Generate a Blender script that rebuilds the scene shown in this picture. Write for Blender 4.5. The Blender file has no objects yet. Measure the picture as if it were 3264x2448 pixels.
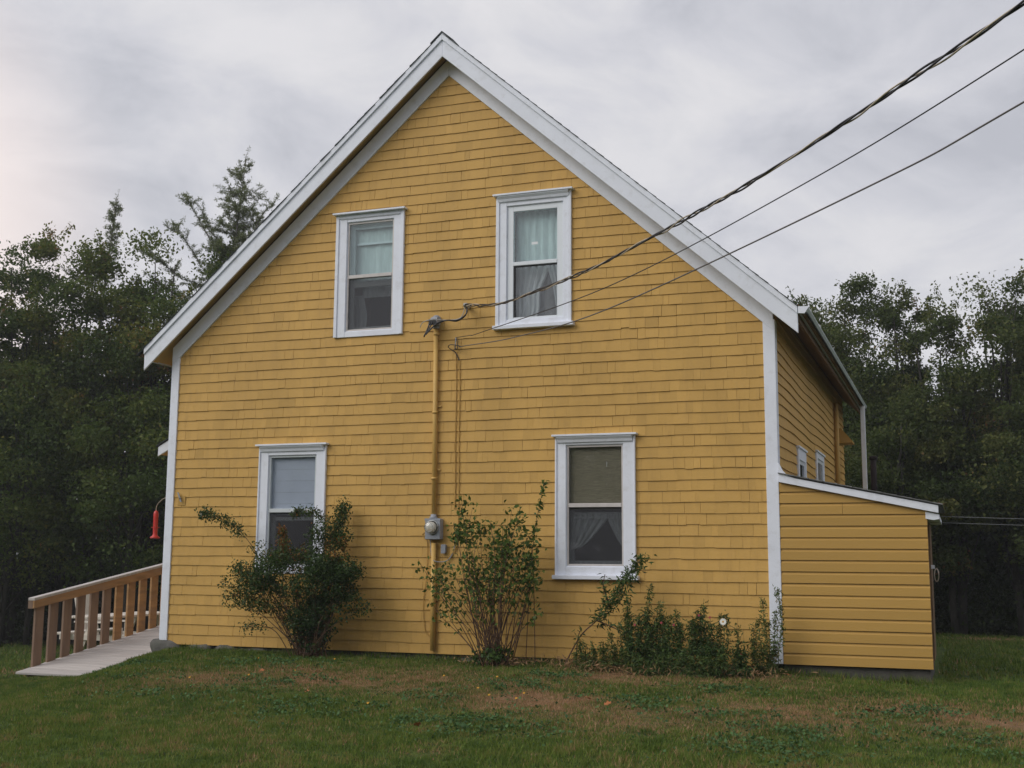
import bpy, bmesh, math, random
import numpy as np
from mathutils import Vector, Matrix, noise
random.seed(7); RNG = np.random.default_rng(11)
SC = bpy.context.scene; COL = SC.collection
R = math.radians

# ---------------------------------------------------------------- camera
cam_d = bpy.data.cameras.new("camera"); cam = bpy.data.objects.new("camera", cam_d); COL.objects.link(cam)
YAW, PITCH, ROLL = .3545, .1441, .0066
CAM = Vector((10.0649, -13.6832, 1.1369))
_F = Vector((-math.sin(YAW)*math.cos(PITCH), math.cos(YAW)*math.cos(PITCH), math.sin(PITCH)))
_R = Vector((math.cos(YAW), math.sin(YAW), 0)); _U = _R.cross(_F)
_R2 = _R*math.cos(ROLL)+_U*math.sin(ROLL); _U2 = _U*math.cos(ROLL)-_R*math.sin(ROLL)
cam.matrix_world = Matrix(((_R2.x, _U2.x, -_F.x, CAM.x), (_R2.y, _U2.y, -_F.y, CAM.y), (_R2.z, _U2.z, -_F.z, CAM.z), (0, 0, 0, 1)))
cam_d.sensor_width = 36; cam_d.lens = 36*3799.73/3264; cam_d.clip_end = 2000; cam_d.clip_start = .05
SC.camera = cam

# ---------------------------------------------------------------- sky and light
SUN_EL, SUN_AZ = 35, 224      # azimuth in degrees, clockwise from +y
w = bpy.data.worlds.new("World"); SC.world = w; w.use_nodes = True
nt = w.node_tree; nt.nodes.clear(); N = nt.nodes.new; L = nt.links.new
wo = N("ShaderNodeOutputWorld"); bg = N("ShaderNodeBackground"); L(bg.outputs[0], wo.inputs[0])
bg.inputs[1].default_value = .1
sky = N("ShaderNodeTexSky"); sky.sky_type = 'NISHITA'; sky.sun_disc = False
sky.sun_elevation = R(SUN_EL); sky.sun_rotation = R(SUN_AZ); sky.dust_density = 2
tc = N("ShaderNodeTexCoord")
mp = N("ShaderNodeMapping"); mp.inputs['Scale'].default_value = (1, 1, 1.9); mp.inputs['Location'].default_value = (3.35, 1.2, .4)
L(tc.outputs['Generated'], mp.inputs[0])
n1 = N("ShaderNodeTexNoise"); n1.inputs['Scale'].default_value = 2.1; n1.inputs['Detail'].default_value = 5; n1.inputs['Roughness'].default_value = .5; n1.inputs['Distortion'].default_value = .35
L(mp.outputs[0], n1.inputs['Vector'])
n2 = N("ShaderNodeTexNoise"); n2.inputs['Scale'].default_value = 6.5; n2.inputs['Detail'].default_value = 8; n2.inputs['Roughness'].default_value = .6; n2.inputs['Distortion'].default_value = .5
L(mp.outputs[0], n2.inputs['Vector'])
mx = N("ShaderNodeMix"); mx.data_type = 'FLOAT'; mx.inputs[0].default_value = .42
L(n1.outputs['Fac'], mx.inputs[2]); L(n2.outputs['Fac'], mx.inputs[3])
cr = N("ShaderNodeValToRGB"); L(mx.outputs[0], cr.inputs[0])
e = cr.color_ramp.elements
e[0].position = .40; e[0].color = (.47, .478, .525, 1)
e[1].position = .61; e[1].color = (.71, .70, .72, 1)
for p_, c_ in ((.46, (.545, .55, .595, 1)), (.51, (.61, .61, .65, 1)), (.56, (.67, .665, .69, 1))):
    q = e.new(p_); q.color = c_
sc = N("ShaderNodeVectorMath"); sc.operation = 'SCALE'; sc.inputs['Scale'].default_value = 10.9
L(cr.outputs[0], sc.inputs[0])
mc = N("ShaderNodeMix"); mc.data_type = 'RGBA'; mc.inputs[0].default_value = .95
# warm sunset glow low on the left, behind the wood
gd = Vector((-.82, .56, .20)).normalized()
dt = N("ShaderNodeVectorMath"); dt.operation = 'DOT_PRODUCT'; dt.inputs[1].default_value = gd; L(tc.outputs['Generated'], dt.inputs[0])
gr = N("ShaderNodeMapRange"); gr.interpolation_type = 'SMOOTHERSTEP'; gr.inputs['From Min'].default_value = .945; gr.inputs['From Max'].default_value = 1.0; gr.inputs['To Max'].default_value = .9
L(dt.outputs['Value'], gr.inputs['Value'])
gm_ = N("ShaderNodeMix"); gm_.data_type = 'RGBA'; gm_.inputs[7].default_value = (11.0, 9.5, 8.9, 1); L(gr.outputs[0], gm_.inputs[0]); L(sc.outputs[0], gm_.inputs[6])
L(sky.outputs[0], mc.inputs[6]); L(gm_.outputs[2], mc.inputs[7]); L(mc.outputs[2], bg.inputs[0])
sd = bpy.data.lights.new("sun", 'SUN'); sd.energy = 1.5; sd.angle = R(42); sd.color = (1, .97, .92)
so = bpy.data.objects.new("sun", sd); COL.objects.link(so)
sdir = Vector((math.sin(R(SUN_AZ))*math.cos(R(SUN_EL)), math.cos(R(SUN_AZ))*math.cos(R(SUN_EL)), math.sin(R(SUN_EL))))
so.rotation_euler = sdir.to_track_quat('Z', 'Y').to_euler()
SC.view_settings.view_transform = 'Standard'; SC.view_settings.look = 'None'; SC.view_settings.exposure = .06
SC.view_settings.gamma = 1; SC.view_settings.use_curve_mapping = False
SC.render.engine = 'CYCLES'; SC.cycles.max_bounces = 6; SC.cycles.transparent_max_bounces = 12; SC.cycles.use_denoising = True

# ---------------------------------------------------------------- materials
def mat(name, col, rough=.6, var=.12, scale=8, bump=.0, bscale=60, metal=0, stretch=(1, 1, 1), dirt=None, dirt_amt=.5, dscale=2.5, spec=.4):
    m = bpy.data.materials.new(name); m.use_nodes = True; t = m.node_tree; n = t.nodes; b = n['Principled BSDF']
    b.inputs['Roughness'].default_value = rough; b.inputs['Metallic'].default_value = metal
    b.inputs['Specular IOR Level'].default_value = spec
    g = n.new('ShaderNodeNewGeometry'); mpn = n.new('ShaderNodeMapping'); mpn.inputs['Scale'].default_value = stretch
    t.links.new(g.outputs['Position'], mpn.inputs[0])
    nz = n.new('ShaderNodeTexNoise'); nz.inputs['Scale'].default_value = scale; nz.inputs['Detail'].default_value = 6
    t.links.new(mpn.outputs[0], nz.inputs['Vector'])
    mr = n.new('ShaderNodeMapRange'); mr.inputs['From Min'].default_value = .3; mr.inputs['From Max'].default_value = .7
    mr.inputs['To Min'].default_value = 1-var; mr.inputs['To Max'].default_value = 1+var
    t.links.new(nz.outputs['Fac'], mr.inputs['Value'])
    ta = n.new('ShaderNodeAttribute'); ta.attribute_name = 'tone'; ad_ = n.new('ShaderNodeMath'); t.links.new(mr.outputs[0], ad_.inputs[0]); t.links.new(ta.outputs['Fac'], ad_.inputs[1])
    vm = n.new('ShaderNodeVectorMath'); vm.operation = 'SCALE'; vm.inputs[0].default_value = col[:3]
    t.links.new(ad_.outputs[0], vm.inputs['Scale'])
    out = vm.outputs[0]
    if dirt:
        dz = n.new('ShaderNodeTexNoise'); dz.inputs['Scale'].default_value = dscale; dz.inputs['Detail'].default_value = 8; dz.inputs['Roughness'].default_value = .65
        t.links.new(mpn.outputs[0], dz.inputs['Vector'])
        dr = n.new('ShaderNodeMapRange'); dr.inputs['From Min'].default_value = .52; dr.inputs['From Max'].default_value = .75
        dr.inputs['To Max'].default_value = dirt_amt; t.links.new(dz.outputs['Fac'], dr.inputs['Value'])
        mi = n.new('ShaderNodeMix'); mi.data_type = 'RGBA'; mi.inputs[7].default_value = (*dirt, 1)
        t.links.new(dr.outputs[0], mi.inputs[0]); t.links.new(out, mi.inputs[6]); out = mi.outputs[2]
    t.links.new(out, b.inputs['Base Color'])
    if bump:
        bz = n.new('ShaderNodeTexNoise'); bz.inputs['Scale'].default_value = bscale; bz.inputs['Detail'].default_value = 4
        t.links.new(mpn.outputs[0], bz.inputs['Vector'])
        bp = n.new('ShaderNodeBump'); bp.inputs['Strength'].default_value = bump; bp.inputs['Distance'].default_value = .01
        t.links.new(bz.outputs['Fac'], bp.inputs['Height']); t.links.new(bp.outputs[0], b.inputs['Normal'])
    return m

def leaf_mat(name, stops, trans=.25, rough=.5):
    """colour of each leaf comes from its own 'tint' value"""
    m = bpy.data.materials.new(name); m.use_nodes = True; t = m.node_tree; n = t.nodes; n.clear()
    o = n.new('ShaderNodeOutputMaterial'); at = n.new('ShaderNodeAttribute'); at.attribute_name = 'tint'
    c = n.new('ShaderNodeValToRGB'); t.links.new(at.outputs['Fac'], c.inputs[0])
    el = c.color_ramp.elements; el[0].position = stops[0][0]; el[0].color = (*stops[0][1], 1); el[1].position = stops[-1][0]; el[1].color = (*stops[-1][1], 1)
    for p_, k_ in stops[1:-1]:
        q = el.new(p_); q.color = (*k_, 1)
    b = n.new('ShaderNodeBsdfPrincipled'); b.inputs['Roughness'].default_value = rough; b.inputs['Specular IOR Level'].default_value = .18
    t.links.new(c.outputs[0], b.inputs['Base Color'])
    tr = n.new('ShaderNodeBsdfTranslucent'); t.links.new(c.outputs[0], tr.inputs[0])
    mi = n.new('ShaderNodeMixShader'); mi.inputs[0].default_value = trans
    t.links.new(b.outputs[0], mi.inputs[1]); t.links.new(tr.outputs[0], mi.inputs[2]); t.links.new(mi.outputs[0], o.inputs[0])
    return m

def glass_mat(name, tint=(.92, .96, .95), base=.04, gloss_rough=.02):
    m = bpy.data.materials.new(name); m.use_nodes = True; t = m.node_tree; n = t.nodes; n.clear()
    o = n.new('ShaderNodeOutputMaterial'); tr = n.new('ShaderNodeBsdfTransparent'); tr.inputs[0].default_value = (*tint, 1)
    gl = n.new('ShaderNodeBsdfGlossy'); gl.inputs['Roughness'].default_value = gloss_rough
    nz = n.new('ShaderNodeTexNoise'); nz.inputs['Scale'].default_value = 3.5
    g = n.new('ShaderNodeNewGeometry'); t.links.new(g.outputs['Position'], nz.inputs['Vector'])
    bp = n.new('ShaderNodeBump'); bp.inputs['Strength'].default_value = .05; bp.inputs['Distance'].default_value = .02
    t.links.new(nz.outputs['Fac'], bp.inputs['Height']); t.links.new(bp.outputs[0], gl.inputs['Normal'])
    fr = n.new('ShaderNodeLayerWeight'); fr.inputs[0].default_value = .5
    pw = n.new('ShaderNodeMath'); pw.operation = 'POWER'; pw.inputs[1].default_value = 5; t.links.new(fr.outputs['Facing'], pw.inputs[0])
    ad = n.new('ShaderNodeMath'); ad.operation = 'MULTIPLY_ADD'; ad.inputs[1].default_value = .94; ad.inputs[2].default_value = base; ad.use_clamp = True; t.links.new(pw.outputs[0], ad.inputs[0])
    mi = n.new('ShaderNodeMixShader'); t.links.new(ad.outputs[0], mi.inputs[0]); t.links.new(tr.outputs[0], mi.inputs[1]); t.links.new(gl.outputs[0], mi.inputs[2])
    t.links.new(mi.outputs[0], o.inputs[0]); return m

def mesh_screen_mat(name, col, opac):
    m = bpy.data.materials.new(name); m.use_nodes = True; t = m.node_tree; n = t.nodes; n.clear()
    o = n.new('ShaderNodeOutputMaterial'); tr = n.new('ShaderNodeBsdfTransparent'); d = n.new('ShaderNodeBsdfDiffuse'); d.inputs[0].default_value = (*col, 1)
    mi = n.new('ShaderNodeMixShader'); mi.inputs[0].default_value = opac
    t.links.new(tr.outputs[0], mi.inputs[1]); t.links.new(d.outputs[0], mi.inputs[2]); t.links.new(mi.outputs[0], o.inputs[0]); return m

M = {}
YEL = (.59, .357, .100)
M['shingle'] = mat('yellow_shingle_paint', YEL, .62, .08, 1.6, .25, 90, stretch=(1, 1, .25), dirt=(.38, .225, .075), dirt_amt=.34, dscale=9, spec=.25)
M['yellow'] = mat('yellow_board_paint', (.50, .30, .078), .55, .05, 2, .15, 80, stretch=(.2, 1, 1.5), dirt=(.42, .25, .07), dirt_amt=.18, dscale=5, spec=.3)
M['yellow_soffit'] = mat('yellow_soffit_paint', (.68, .43, .13), .6, .08, 4, .1)
M['backing'] = mat('yellow_backing', (.30, .18, .06), .8, .1, 4)
M['white'] = mat('white_trim_paint', (.82, .85, .93), .5, .035, 3, .12, 120, dirt=(.50, .49, .48), dirt_amt=.35, dscale=9, spec=.3)
M['vinyl'] = mat('white_vinyl', (.78, .82, .86), .35, .02, 4)
M['alu'] = mat('storm_frame_aluminium', (.60, .56, .54), .4, .1, 10)
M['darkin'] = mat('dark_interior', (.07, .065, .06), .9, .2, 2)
M['inner'] = mat('inner_sash_paint', (.62, .66, .68), .5, .05, 5)
M['curtain'] = mat('lace_curtain_cloth', (.68, .735, .735), .9, .10, 9, .4, 50, stretch=(3, 1, .5))
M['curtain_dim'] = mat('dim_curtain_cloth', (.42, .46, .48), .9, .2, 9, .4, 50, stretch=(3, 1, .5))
M['blindblue'] = mat('pale_blue_blind', (.55, .60, .72), .8, .05, 4)
M['bamboo'] = mat('bamboo_blind', (.30, .27, .19), .8, .25, 30, stretch=(.4, 1, 6))
M['glass'] = glass_mat('window_glass', (.95, .96, .96), .085)
M['glass_up'] = glass_mat('old_window_glass', (.90, .96, .96), .10)
M['screen'] = mesh_screen_mat('insect_screen', (.10, .10, .11), .30)
M['shingle_roof'] = mat('dark_asphalt_shingle', (.045, .052, .055), .9, .3, 20, .5, 200)
M['roofgrey'] = mat('grey_asphalt_shingle', (.13, .13, .125), .9, .3, 20, .5, 200)
M['gutter'] = mat('grey_gutter_metal', (.62, .68, .68), .45, .15, 6)
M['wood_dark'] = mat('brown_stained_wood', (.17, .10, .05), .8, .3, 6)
M['stone'] = mat('granite_stone', (.115, .11, .10), .9, .3, 9, .8, 40, dirt=(.06, .075, .04), dirt_amt=.6)
M['concrete'] = mat('old_concrete', (.085, .078, .07), .9, .25, 8, .6, 50, dirt=(.05, .05, .035), dirt_amt=.7)
M['cedar'] = mat('weathered_cedar', (.42, .235, .10), .7, .22, 5, .3, 60, stretch=(1, .6, 3), dirt=(.24, .17, .14), dirt_amt=.7, dscale=2.2)
M['cedar_grey'] = mat('grey_weathered_cedar', (.25, .165, .115), .8, .22, 6, .3, 60, stretch=(1, 1, .3), dirt=(.20, .155, .14), dirt_amt=.8, dscale=4)
M['deck'] = mat('pale_deck_board', (.52, .48, .455), .75, .12, 5, .3, 60, stretch=(.5, 6, 1), dirt=(.34, .27, .24), dirt_amt=.5, dscale=3)
M['cream'] = mat('cream_paint', (.72, .66, .58), .5, .06, 4)
M['grey_metal'] = mat('grey_painted_metal', (.30, .32, .36), .45, .08, 6, spec=.5)
M['pipe'] = mat('yellow_pipe_paint', (.64, .40, .115), .5, .08, 5, .1, 60)
M['steel'] = mat('dull_steel', (.45, .45, .44), .35, .15, 12, metal=.6)
M['dial'] = mat('meter_dial', (.62, .58, .50), .6, .3, 30)
M['black'] = mat('black_rubber_and_shade', (.02, .02, .022), .5, .2, 20)
M['wire_dark'] = mat('dark_cable_sheath', (.035, .033, .036), .45, .2, 30)
M['wire_bare'] = mat('bare_cable_strand', (.55, .47, .37), .45, .2, 40, metal=.3)
M['wire_grey'] = mat('grey_cable_sheath', (.14, .125, .12), .5, .2, 30)
M['porcelain'] = mat('grey_porcelain', (.45, .44, .42), .35, .2, 30)
M['red'] = mat('red_plastic', (.60, .045, .035), .35, .1, 20, spec=.6)
M['rust'] = mat('dark_rusty_pipe', (.018, .010, .010), .8, .4, 10)
M['bark'] = mat('grey_bark', (.042, .038, .033), .9, .35, 10, .7, 30, stretch=(1, 1, .3))
M['bark_l'] = mat('larch_bark', (.17, .15, .14), .9, .3, 10)
M['stem'] = mat('brown_stem', (.10, .055, .03), .8, .3, 20)
M['stem_g'] = mat('green_stem', (.10, .12, .04), .7, .3, 20)
M['line'] = mat('white_line', (.25, .26, .26), .6, .1, 20)
M['petal_w'] = mat('white_petal', (.8, .8, .72), .6, .05, 20)
M['petal_y'] = mat('yellow_petal', (.62, .30, .02), .6, .1, 20)
M['petal_r'] = mat('dark_red_petal', (.25, .02, .03), .6, .2, 20)
M['leaf_dead'] = mat('dead_leaf', (.34, .12, .04), .8, .3, 30)
M['sticker'] = mat('white_sticker', (.8, .82, .84), .6, .02, 5)
M['tree'] = leaf_mat('maple_foliage', [(0, (.036, .066, .014)), (.45, (.082, .125, .026)), (.75, (.15, .175, .036)), (.9, (.22, .20, .045)), (1, (.27, .12, .04))], .42)
M['tree2'] = leaf_mat('alder_foliage', [(0, (.036, .062, .016)), (.45, (.080, .110, .028)), (.75, (.14, .155, .042)), (.92, (.19, .175, .055)), (1, (.23, .11, .05))], .42)
M['woods'] = leaf_mat('deep_woods_foliage', [(0, (.022, .036, .009)), (1, (.060, .090, .020))], .15)
M['needle'] = leaf_mat('larch_needles', [(0, (.12, .155, .07)), (1, (.21, .23, .10))], .4)
M['rose'] = leaf_mat('rose_leaves', [(0, (.022, .046, .014)), (.5, (.050, .092, .026)), (.85, (.090, .125, .032)), (1, (.24, .10, .02))], .25, .4)
M['shrub'] = leaf_mat('shrub_leaves', [(0, (.045, .085, .02)), (.6, (.10, .16, .032)), (1, (.16, .19, .04))], .3, .45)
M['weed'] = leaf_mat('border_plant_leaves', [(0, (.034, .066, .020)), (.6, (.085, .145, .040)), (.9, (.16, .19, .05)), (1, (.22, .16, .05))], .25, .45)
M['grass'] = leaf_mat('grass_blades', [(0, (.062, .115, .022)), (.40, (.15, .21, .034)), (.55, (.22, .21, .058)), (.75, (.33, .195, .10)), (1, (.45, .28, .155))], .25, .6)
M['clover'] = leaf_mat('clover_leaves', [(0, (.045, .10, .035)), (1, (.10, .19, .06))], .2, .5)

# ---------------------------------------------------------------- helpers
def tag(o, label=None, cat=None, group=None, kind=None):
    for k, v in (('label', label), ('category', cat), ('group', group), ('kind', kind)):
        if v: o[k] = v
    return o
def empty(name, loc, label, cat, group=None):
    o = bpy.data.objects.new(name, None); COL.objects.link(o); o.location = loc; o.empty_display_size = .1
    return tag(o, label, cat, group)
def link(name, me, m, parent=None):
    o = bpy.data.objects.new(name, me); COL.objects.link(o)
    if m: me.materials.append(m)
    if parent:
        o.parent = parent; bpy.context.view_layer.update() if False else None
        p = parent; inv = Matrix.Identity(4)
        chain = []
        while p: chain.append(p); p = p.parent
        mw = Matrix.Identity(4)
        for q in reversed(chain):
            mw = mw @ q.matrix_parent_inverse @ Matrix.LocRotScale(q.location, q.rotation_euler, q.scale)
        o.matrix_parent_inverse = mw.inverted()
    return o
class MB:
    """collects solids in world space, builds one mesh object"""
    def __init__(s): s.v = []; s.f = []; s.sm = []
    def add(s, vs, fs, smooth=False):
        b = len(s.v); s.v += [tuple(p) for p in vs]; s.f += [tuple(i+b for i in q) for q in fs]; s.sm += [smooth]*len(fs); return s
    def box(s, x0, x1, y0, y1, z0, z1):
        v = [(x, y, z) for z in (z0, z1) for y in (y0, y1) for x in (x0, x1)]
        return s.add(v, [(0, 2, 3, 1), (4, 5, 7, 6), (0, 1, 5, 4), (2, 6, 7, 3), (0, 4, 6, 2), (1, 3, 7, 5)])
    def hexa(s, v): return s.add(v, [(0, 3, 2, 1), (4, 5, 6, 7), (0, 1, 5, 4), (1, 2, 6, 5), (2, 3, 7, 6), (3, 0, 4, 7)])
    def prism(s, poly, d):
        """poly: 3-D points; d: extrusion vector"""
        n = len(poly); p = [Vector(a) for a in poly]; q = [a+Vector(d) for a in p]
        return s.add(p+q, [tuple(range(n))[::-1], tuple(range(n, 2*n))]+[(i, (i+1) % n, n+(i+1) % n, n+i) for i in range(n)])
    def tube(s, pts, r, seg=8, cap=True):
        pts = [Vector(p) for p in pts]; n = len(pts); rr = r if isinstance(r, (list, tuple)) else [r]*n
        rings = []; up = Vector((.01, .02, 1))
        for i, p in enumerate(pts):
            t = (pts[min(i+1, n-1)]-pts[max(i-1, 0)]).normalized()
            if i == 0: a = t.cross(up if abs(t.z) < .95 else Vector((1, 0, 0))).normalized()
            else: a = (a-t*a.dot(t)).normalized()
            b = t.cross(a); rings += [p+(a*math.cos(2*math.pi*k/seg)+b*math.sin(2*math.pi*k/seg))*rr[i] for k in range(seg)]
        fs = [(i*seg+k, i*seg+(k+1) % seg, (i+1)*seg+(k+1) % seg, (i+1)*seg+k) for i in range(n-1) for k in range(seg)]
        if cap: fs += [tuple(range(seg))[::-1], tuple(range((n-1)*seg, n*seg))]
        return s.add(rings, fs, True)
    def lathe(s, c, axis, prof, seg=24):
        """prof: (distance along axis, radius)"""
        ax = Vector(axis).normalized(); a = ax.orthogonal().normalized(); b = ax.cross(a); c = Vector(c); rings = []
        for h, r_ in prof: rings += [c+ax*h+(a*math.cos(2*math.pi*k/seg)+b*math.sin(2*math.pi*k/seg))*r_ for k in range(seg)]
        n = len(prof); fs = [(i*seg+k, i*seg+(k+1) % seg, (i+1)*seg+(k+1) % seg, (i+1)*seg+k) for i in range(n-1) for k in range(seg)]
        fs += [tuple(range(seg))[::-1], tuple(range((n-1)*seg, n*seg))]
        return s.add(rings, fs, True)
    def build(s, name, m, parent=None, bevel=0):
        me = bpy.data.meshes.new(name); me.from_pydata(s.v, [], s.f)
        me.polygons.foreach_set('use_smooth', s.sm)
        bm = bmesh.new(); bm.from_mesh(me); bmesh.ops.recalc_face_normals(bm, faces=bm.faces); bm.to_mesh(me); bm.free()
        o = link(name, me, m, parent)
        if bevel:
            b = o.modifiers.new('bevel', 'BEVEL'); b.width = bevel; b.segments = 1; b.limit_method = 'ANGLE'
        return o
def smoothstep(a, b, x):
    t = np.clip((x-a)/(b-a), 0, 1); return t*t*(3-2*t)
def quads(name, V, tint, m, parent=None, tri=False):
    """V (n,k,3) leaf polygons, tint (n,)"""
    V = np.asarray(V, np.float32); n, k = V.shape[:2]; me = bpy.data.meshes.new(name)
    me.vertices.add(n*k); me.vertices.foreach_set('co', V.reshape(-1)); me.loops.add(n*k)
    me.loops.foreach_set('vertex_index', np.arange(n*k, dtype=np.int32)); me.polygons.add(n)
    me.polygons.foreach_set('loop_start', np.arange(0, n*k, k, dtype=np.int32))
    me.update(calc_edges=True)
    a = me.attributes.new('tint', 'FLOAT', 'FACE'); a.data.foreach_set('value', np.clip(np.asarray(tint, np.float32), 0, 1))
    return link(name, me, m, parent)
def leaves(P, size, up=.45, width=.55, rng=RNG, dirs=None, droop=.2):
    """kite-shaped leaves at points P"""
    n = len(P); d = rng.normal(size=(n, 3)) if dirs is None else dirs+rng.normal(size=(n, 3))*.45
    d[:, 2] -= droop; d /= np.linalg.norm(d, axis=1)[:, None]
    nn = rng.normal(size=(n, 3)); nn[:, 2] += up*2; s = np.cross(d, nn); s /= np.linalg.norm(s, axis=1)[:, None]+1e-9
    nn = np.cross(s, d); L_ = (size*rng.uniform(.65, 1.25, n))[:, None]
    w_ = L_*width*.5
    return np.stack([P, P+d*L_*.45+s*w_+nn*L_*.08, P+d*L_-nn*L_*.1, P+d*L_*.45-s*w_+nn*L_*.08], 1)

# ---------------------------------------------------------------- ground
def fbm(x, y, s, o=3, seed=0):
    r = np.zeros_like(x, dtype=float); a = 1.; t = 0
    for k in range(o):
        f_ = s*2**k
        r += a*(np.sin(x*f_*1.31+1.7*np.sin(y*f_*.83+k+seed)+seed*2.1)*np.cos(y*f_*1.17+1.9*np.sin(x*f_*.71+2*k+seed)-seed)); t += a; a *= .55
    return r/t
def G(x, y):
    x = np.asarray(x, float); y = np.asarray(y, float)
    z = -.10+.022*np.clip(y, -30, 0)-.026*np.clip(y, 0, 30)
    z = z-.47*smoothstep(.45, -1.5, x-.42*np.clip(-y-.2, 0, 4))*(1-.45*smoothstep(-1, -4, y))-.10*smoothstep(-1.5, -3, x)-.2*smoothstep(-3, -9, x)
    z = z-.06*smoothstep(7, 10, x)
    z = z+.022*fbm(x, y, .9, 3)*(1-.0*x)
    return z
def dry(x, y):
    """0 lush, 1 straw: how parched the lawn is"""
    b = np.exp(-((y+2.3+.06*x+.5*np.sin(x*1.1))/1.0)**2)*smoothstep(.8, 3.5, x)*1.0
    b2 = np.exp(-((y+1.0)/.8)**2)*smoothstep(5.2, 6.2, x)*smoothstep(9.2, 8.0, x)*.9
    b3 = np.exp(-((y-2.2)/.9)**2-((x+3.9)/.8)**2)*.7
    f1 = .62+.7*fbm(x, y, 1.5, 4, 3)+.35*fbm(x, y, 5, 3, 5)
    f2 = .5+.6*fbm(x, y, .7, 3, 9)
    d = np.clip(np.maximum(np.maximum(b, b2), b3), 0, 1)*np.clip(f1, 0, 1.1)+.14*np.clip(f2, 0, 1)*smoothstep(-.3, .5, fbm(x, y, 3, 2, 8))
    d = d+.75*np.exp(-((y-13.6)/.5)**2)*smoothstep(9.5, 10.3, x)
    return np.clip(d, 0, 1)
g1 = np.concatenate([-np.geomspace(14, 400, 30)[::-1], np.linspace(-13.8, 16, 260), np.geomspace(16.2, 400, 30)])
g2 = np.concatenate([-np.geomspace(15, 400, 30)[::-1], np.linspace(-14.8, 16, 260), np.geomspace(16.2, 400, 30)])
X, Y = np.meshgrid(g1, g2); Z = G(X, Y); nx, ny = len(g1), len(g2)
me = bpy.data.meshes.new('ground'); idx = np.arange(nx*ny).reshape(ny, nx)
fq = np.stack([idx[:-1, :-1], idx[:-1, 1:], idx[1:, 1:], idx[1:, :-1]], -1).reshape(-1, 4)
me.vertices.add(nx*ny); me.vertices.foreach_set('co', np.stack([X, Y, Z], -1).astype(np.float32).reshape(-1))
me.loops.add(len(fq)*4); me.loops.foreach_set('vertex_index', fq.astype(np.int32).reshape(-1)); me.polygons.add(len(fq))
me.polygons.foreach_set('loop_start', np.arange(0, len(fq)*4, 4, dtype=np.int32)); me.polygons.foreach_set('use_smooth', np.ones(len(fq), bool)); me.update(calc_edges=True)
a = me.attributes.new('dry', 'FLOAT', 'POINT'); a.data.foreach_set('value', dry(X, Y).astype(np.float32).reshape(-1))
gm = bpy.data.materials.new('lawn_soil'); gm.use_nodes = True; t = gm.node_tree; n = t.nodes; b = n['Principled BSDF']; b.inputs['Roughness'].default_value = .95; b.inputs['Specular IOR Level'].default_value = .1
at = n.new('ShaderNodeAttribute'); at.attribute_name = 'dry'; geo = n.new('ShaderNodeNewGeometry')
nz = n.new('ShaderNodeTexNoise'); nz.inputs['Scale'].default_value = 9; nz.inputs['Detail'].default_value = 9; nz.inputs['Roughness'].default_value = .7; t.links.new(geo.outputs['Position'], nz.inputs['Vector'])
c1 = n.new('ShaderNodeValToRGB'); t.links.new(nz.outputs['Fac'], c1.inputs[0]); el = c1.color_ramp.elements
el[0].position = .40; el[0].color = (.020, .036, .010, 1); el[1].position = .7; el[1].color = (.10, .15, .032, 1)
c2 = n.new('ShaderNodeValToRGB'); t.links.new(nz.outputs['Fac'], c2.inputs[0]); el = c2.color_ramp.elements
el[0].position = .35; el[0].color = (.14, .085, .045, 1); el[1].position = .7; el[1].color = (.28, .17, .10, 1)
mi = n.new('ShaderNodeMix'); mi.data_type = 'RGBA'; t.links.new(at.outputs['Fac'], mi.inputs[0]); t.links.new(c1.outputs[0], mi.inputs[6]); t.links.new(c2.outputs[0], mi.inputs[7]); t.links.new(mi.outputs[2], b.inputs['Base Color'])
tag(link('ground', me, gm), kind='structure')

# ================================================================ HOUSE
W, APX, OV, LEN = 8.2, 4.1, .25, 8.9
house = empty('house', (APX, 0, 0), "yellow shingled gable house with white trim and four sash windows", "house")
EZ = 3.85; SL = (7.375-3.848)/(APX-.118)        # underside of frieze: slope of the gable
def rake_z(x, off=0): return 7.375-abs(x-APX)*SL+off
# window data: casing rectangle, glass rectangle, meeting rail
WIN = {
 'UL': dict(c=(2.503, 3.500, 3.970, 5.620), g=(2.690, 3.322, 4.073, 5.492), rail=(4.755, 4.802)),
 'UR': dict(c=(4.785, 5.780, 3.985, 5.650), g=(5.010, 5.587, 4.087, 5.449), rail=(4.747, 4.795)),
 'LL': dict(c=(1.442, 2.446, .905, 2.565), g=(1.612, 2.275, 1.030, 2.414), rail=(1.693, 1.744)),
 'LR': dict(c=(5.574, 6.565, .928, 2.575), g=(5.736, 6.390, 1.060, 2.446), rail=(1.728, 1.776)),
}
def sub_rect(rs, h):
    out = []
    for x0, x1, z0, z1 in rs:
        hx0, hx1, hz0, hz1 = h
        if x1 <= hx0 or x0 >= hx1 or z1 <= hz0 or z0 >= hz1: out.append((x0, x1, z0, z1)); continue
        if z0 < hz0: out.append((x0, x1, z0, hz0))
        if z1 > hz1: out.append((x0, x1, hz1, z1))
        a, b = max(z0, hz0), min(z1, hz1)
        if x0 < hx0: out.append((x0, hx0, a, b))
        if x1 > hx1: out.append((hx1, x1, a, b))
    return out
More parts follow.
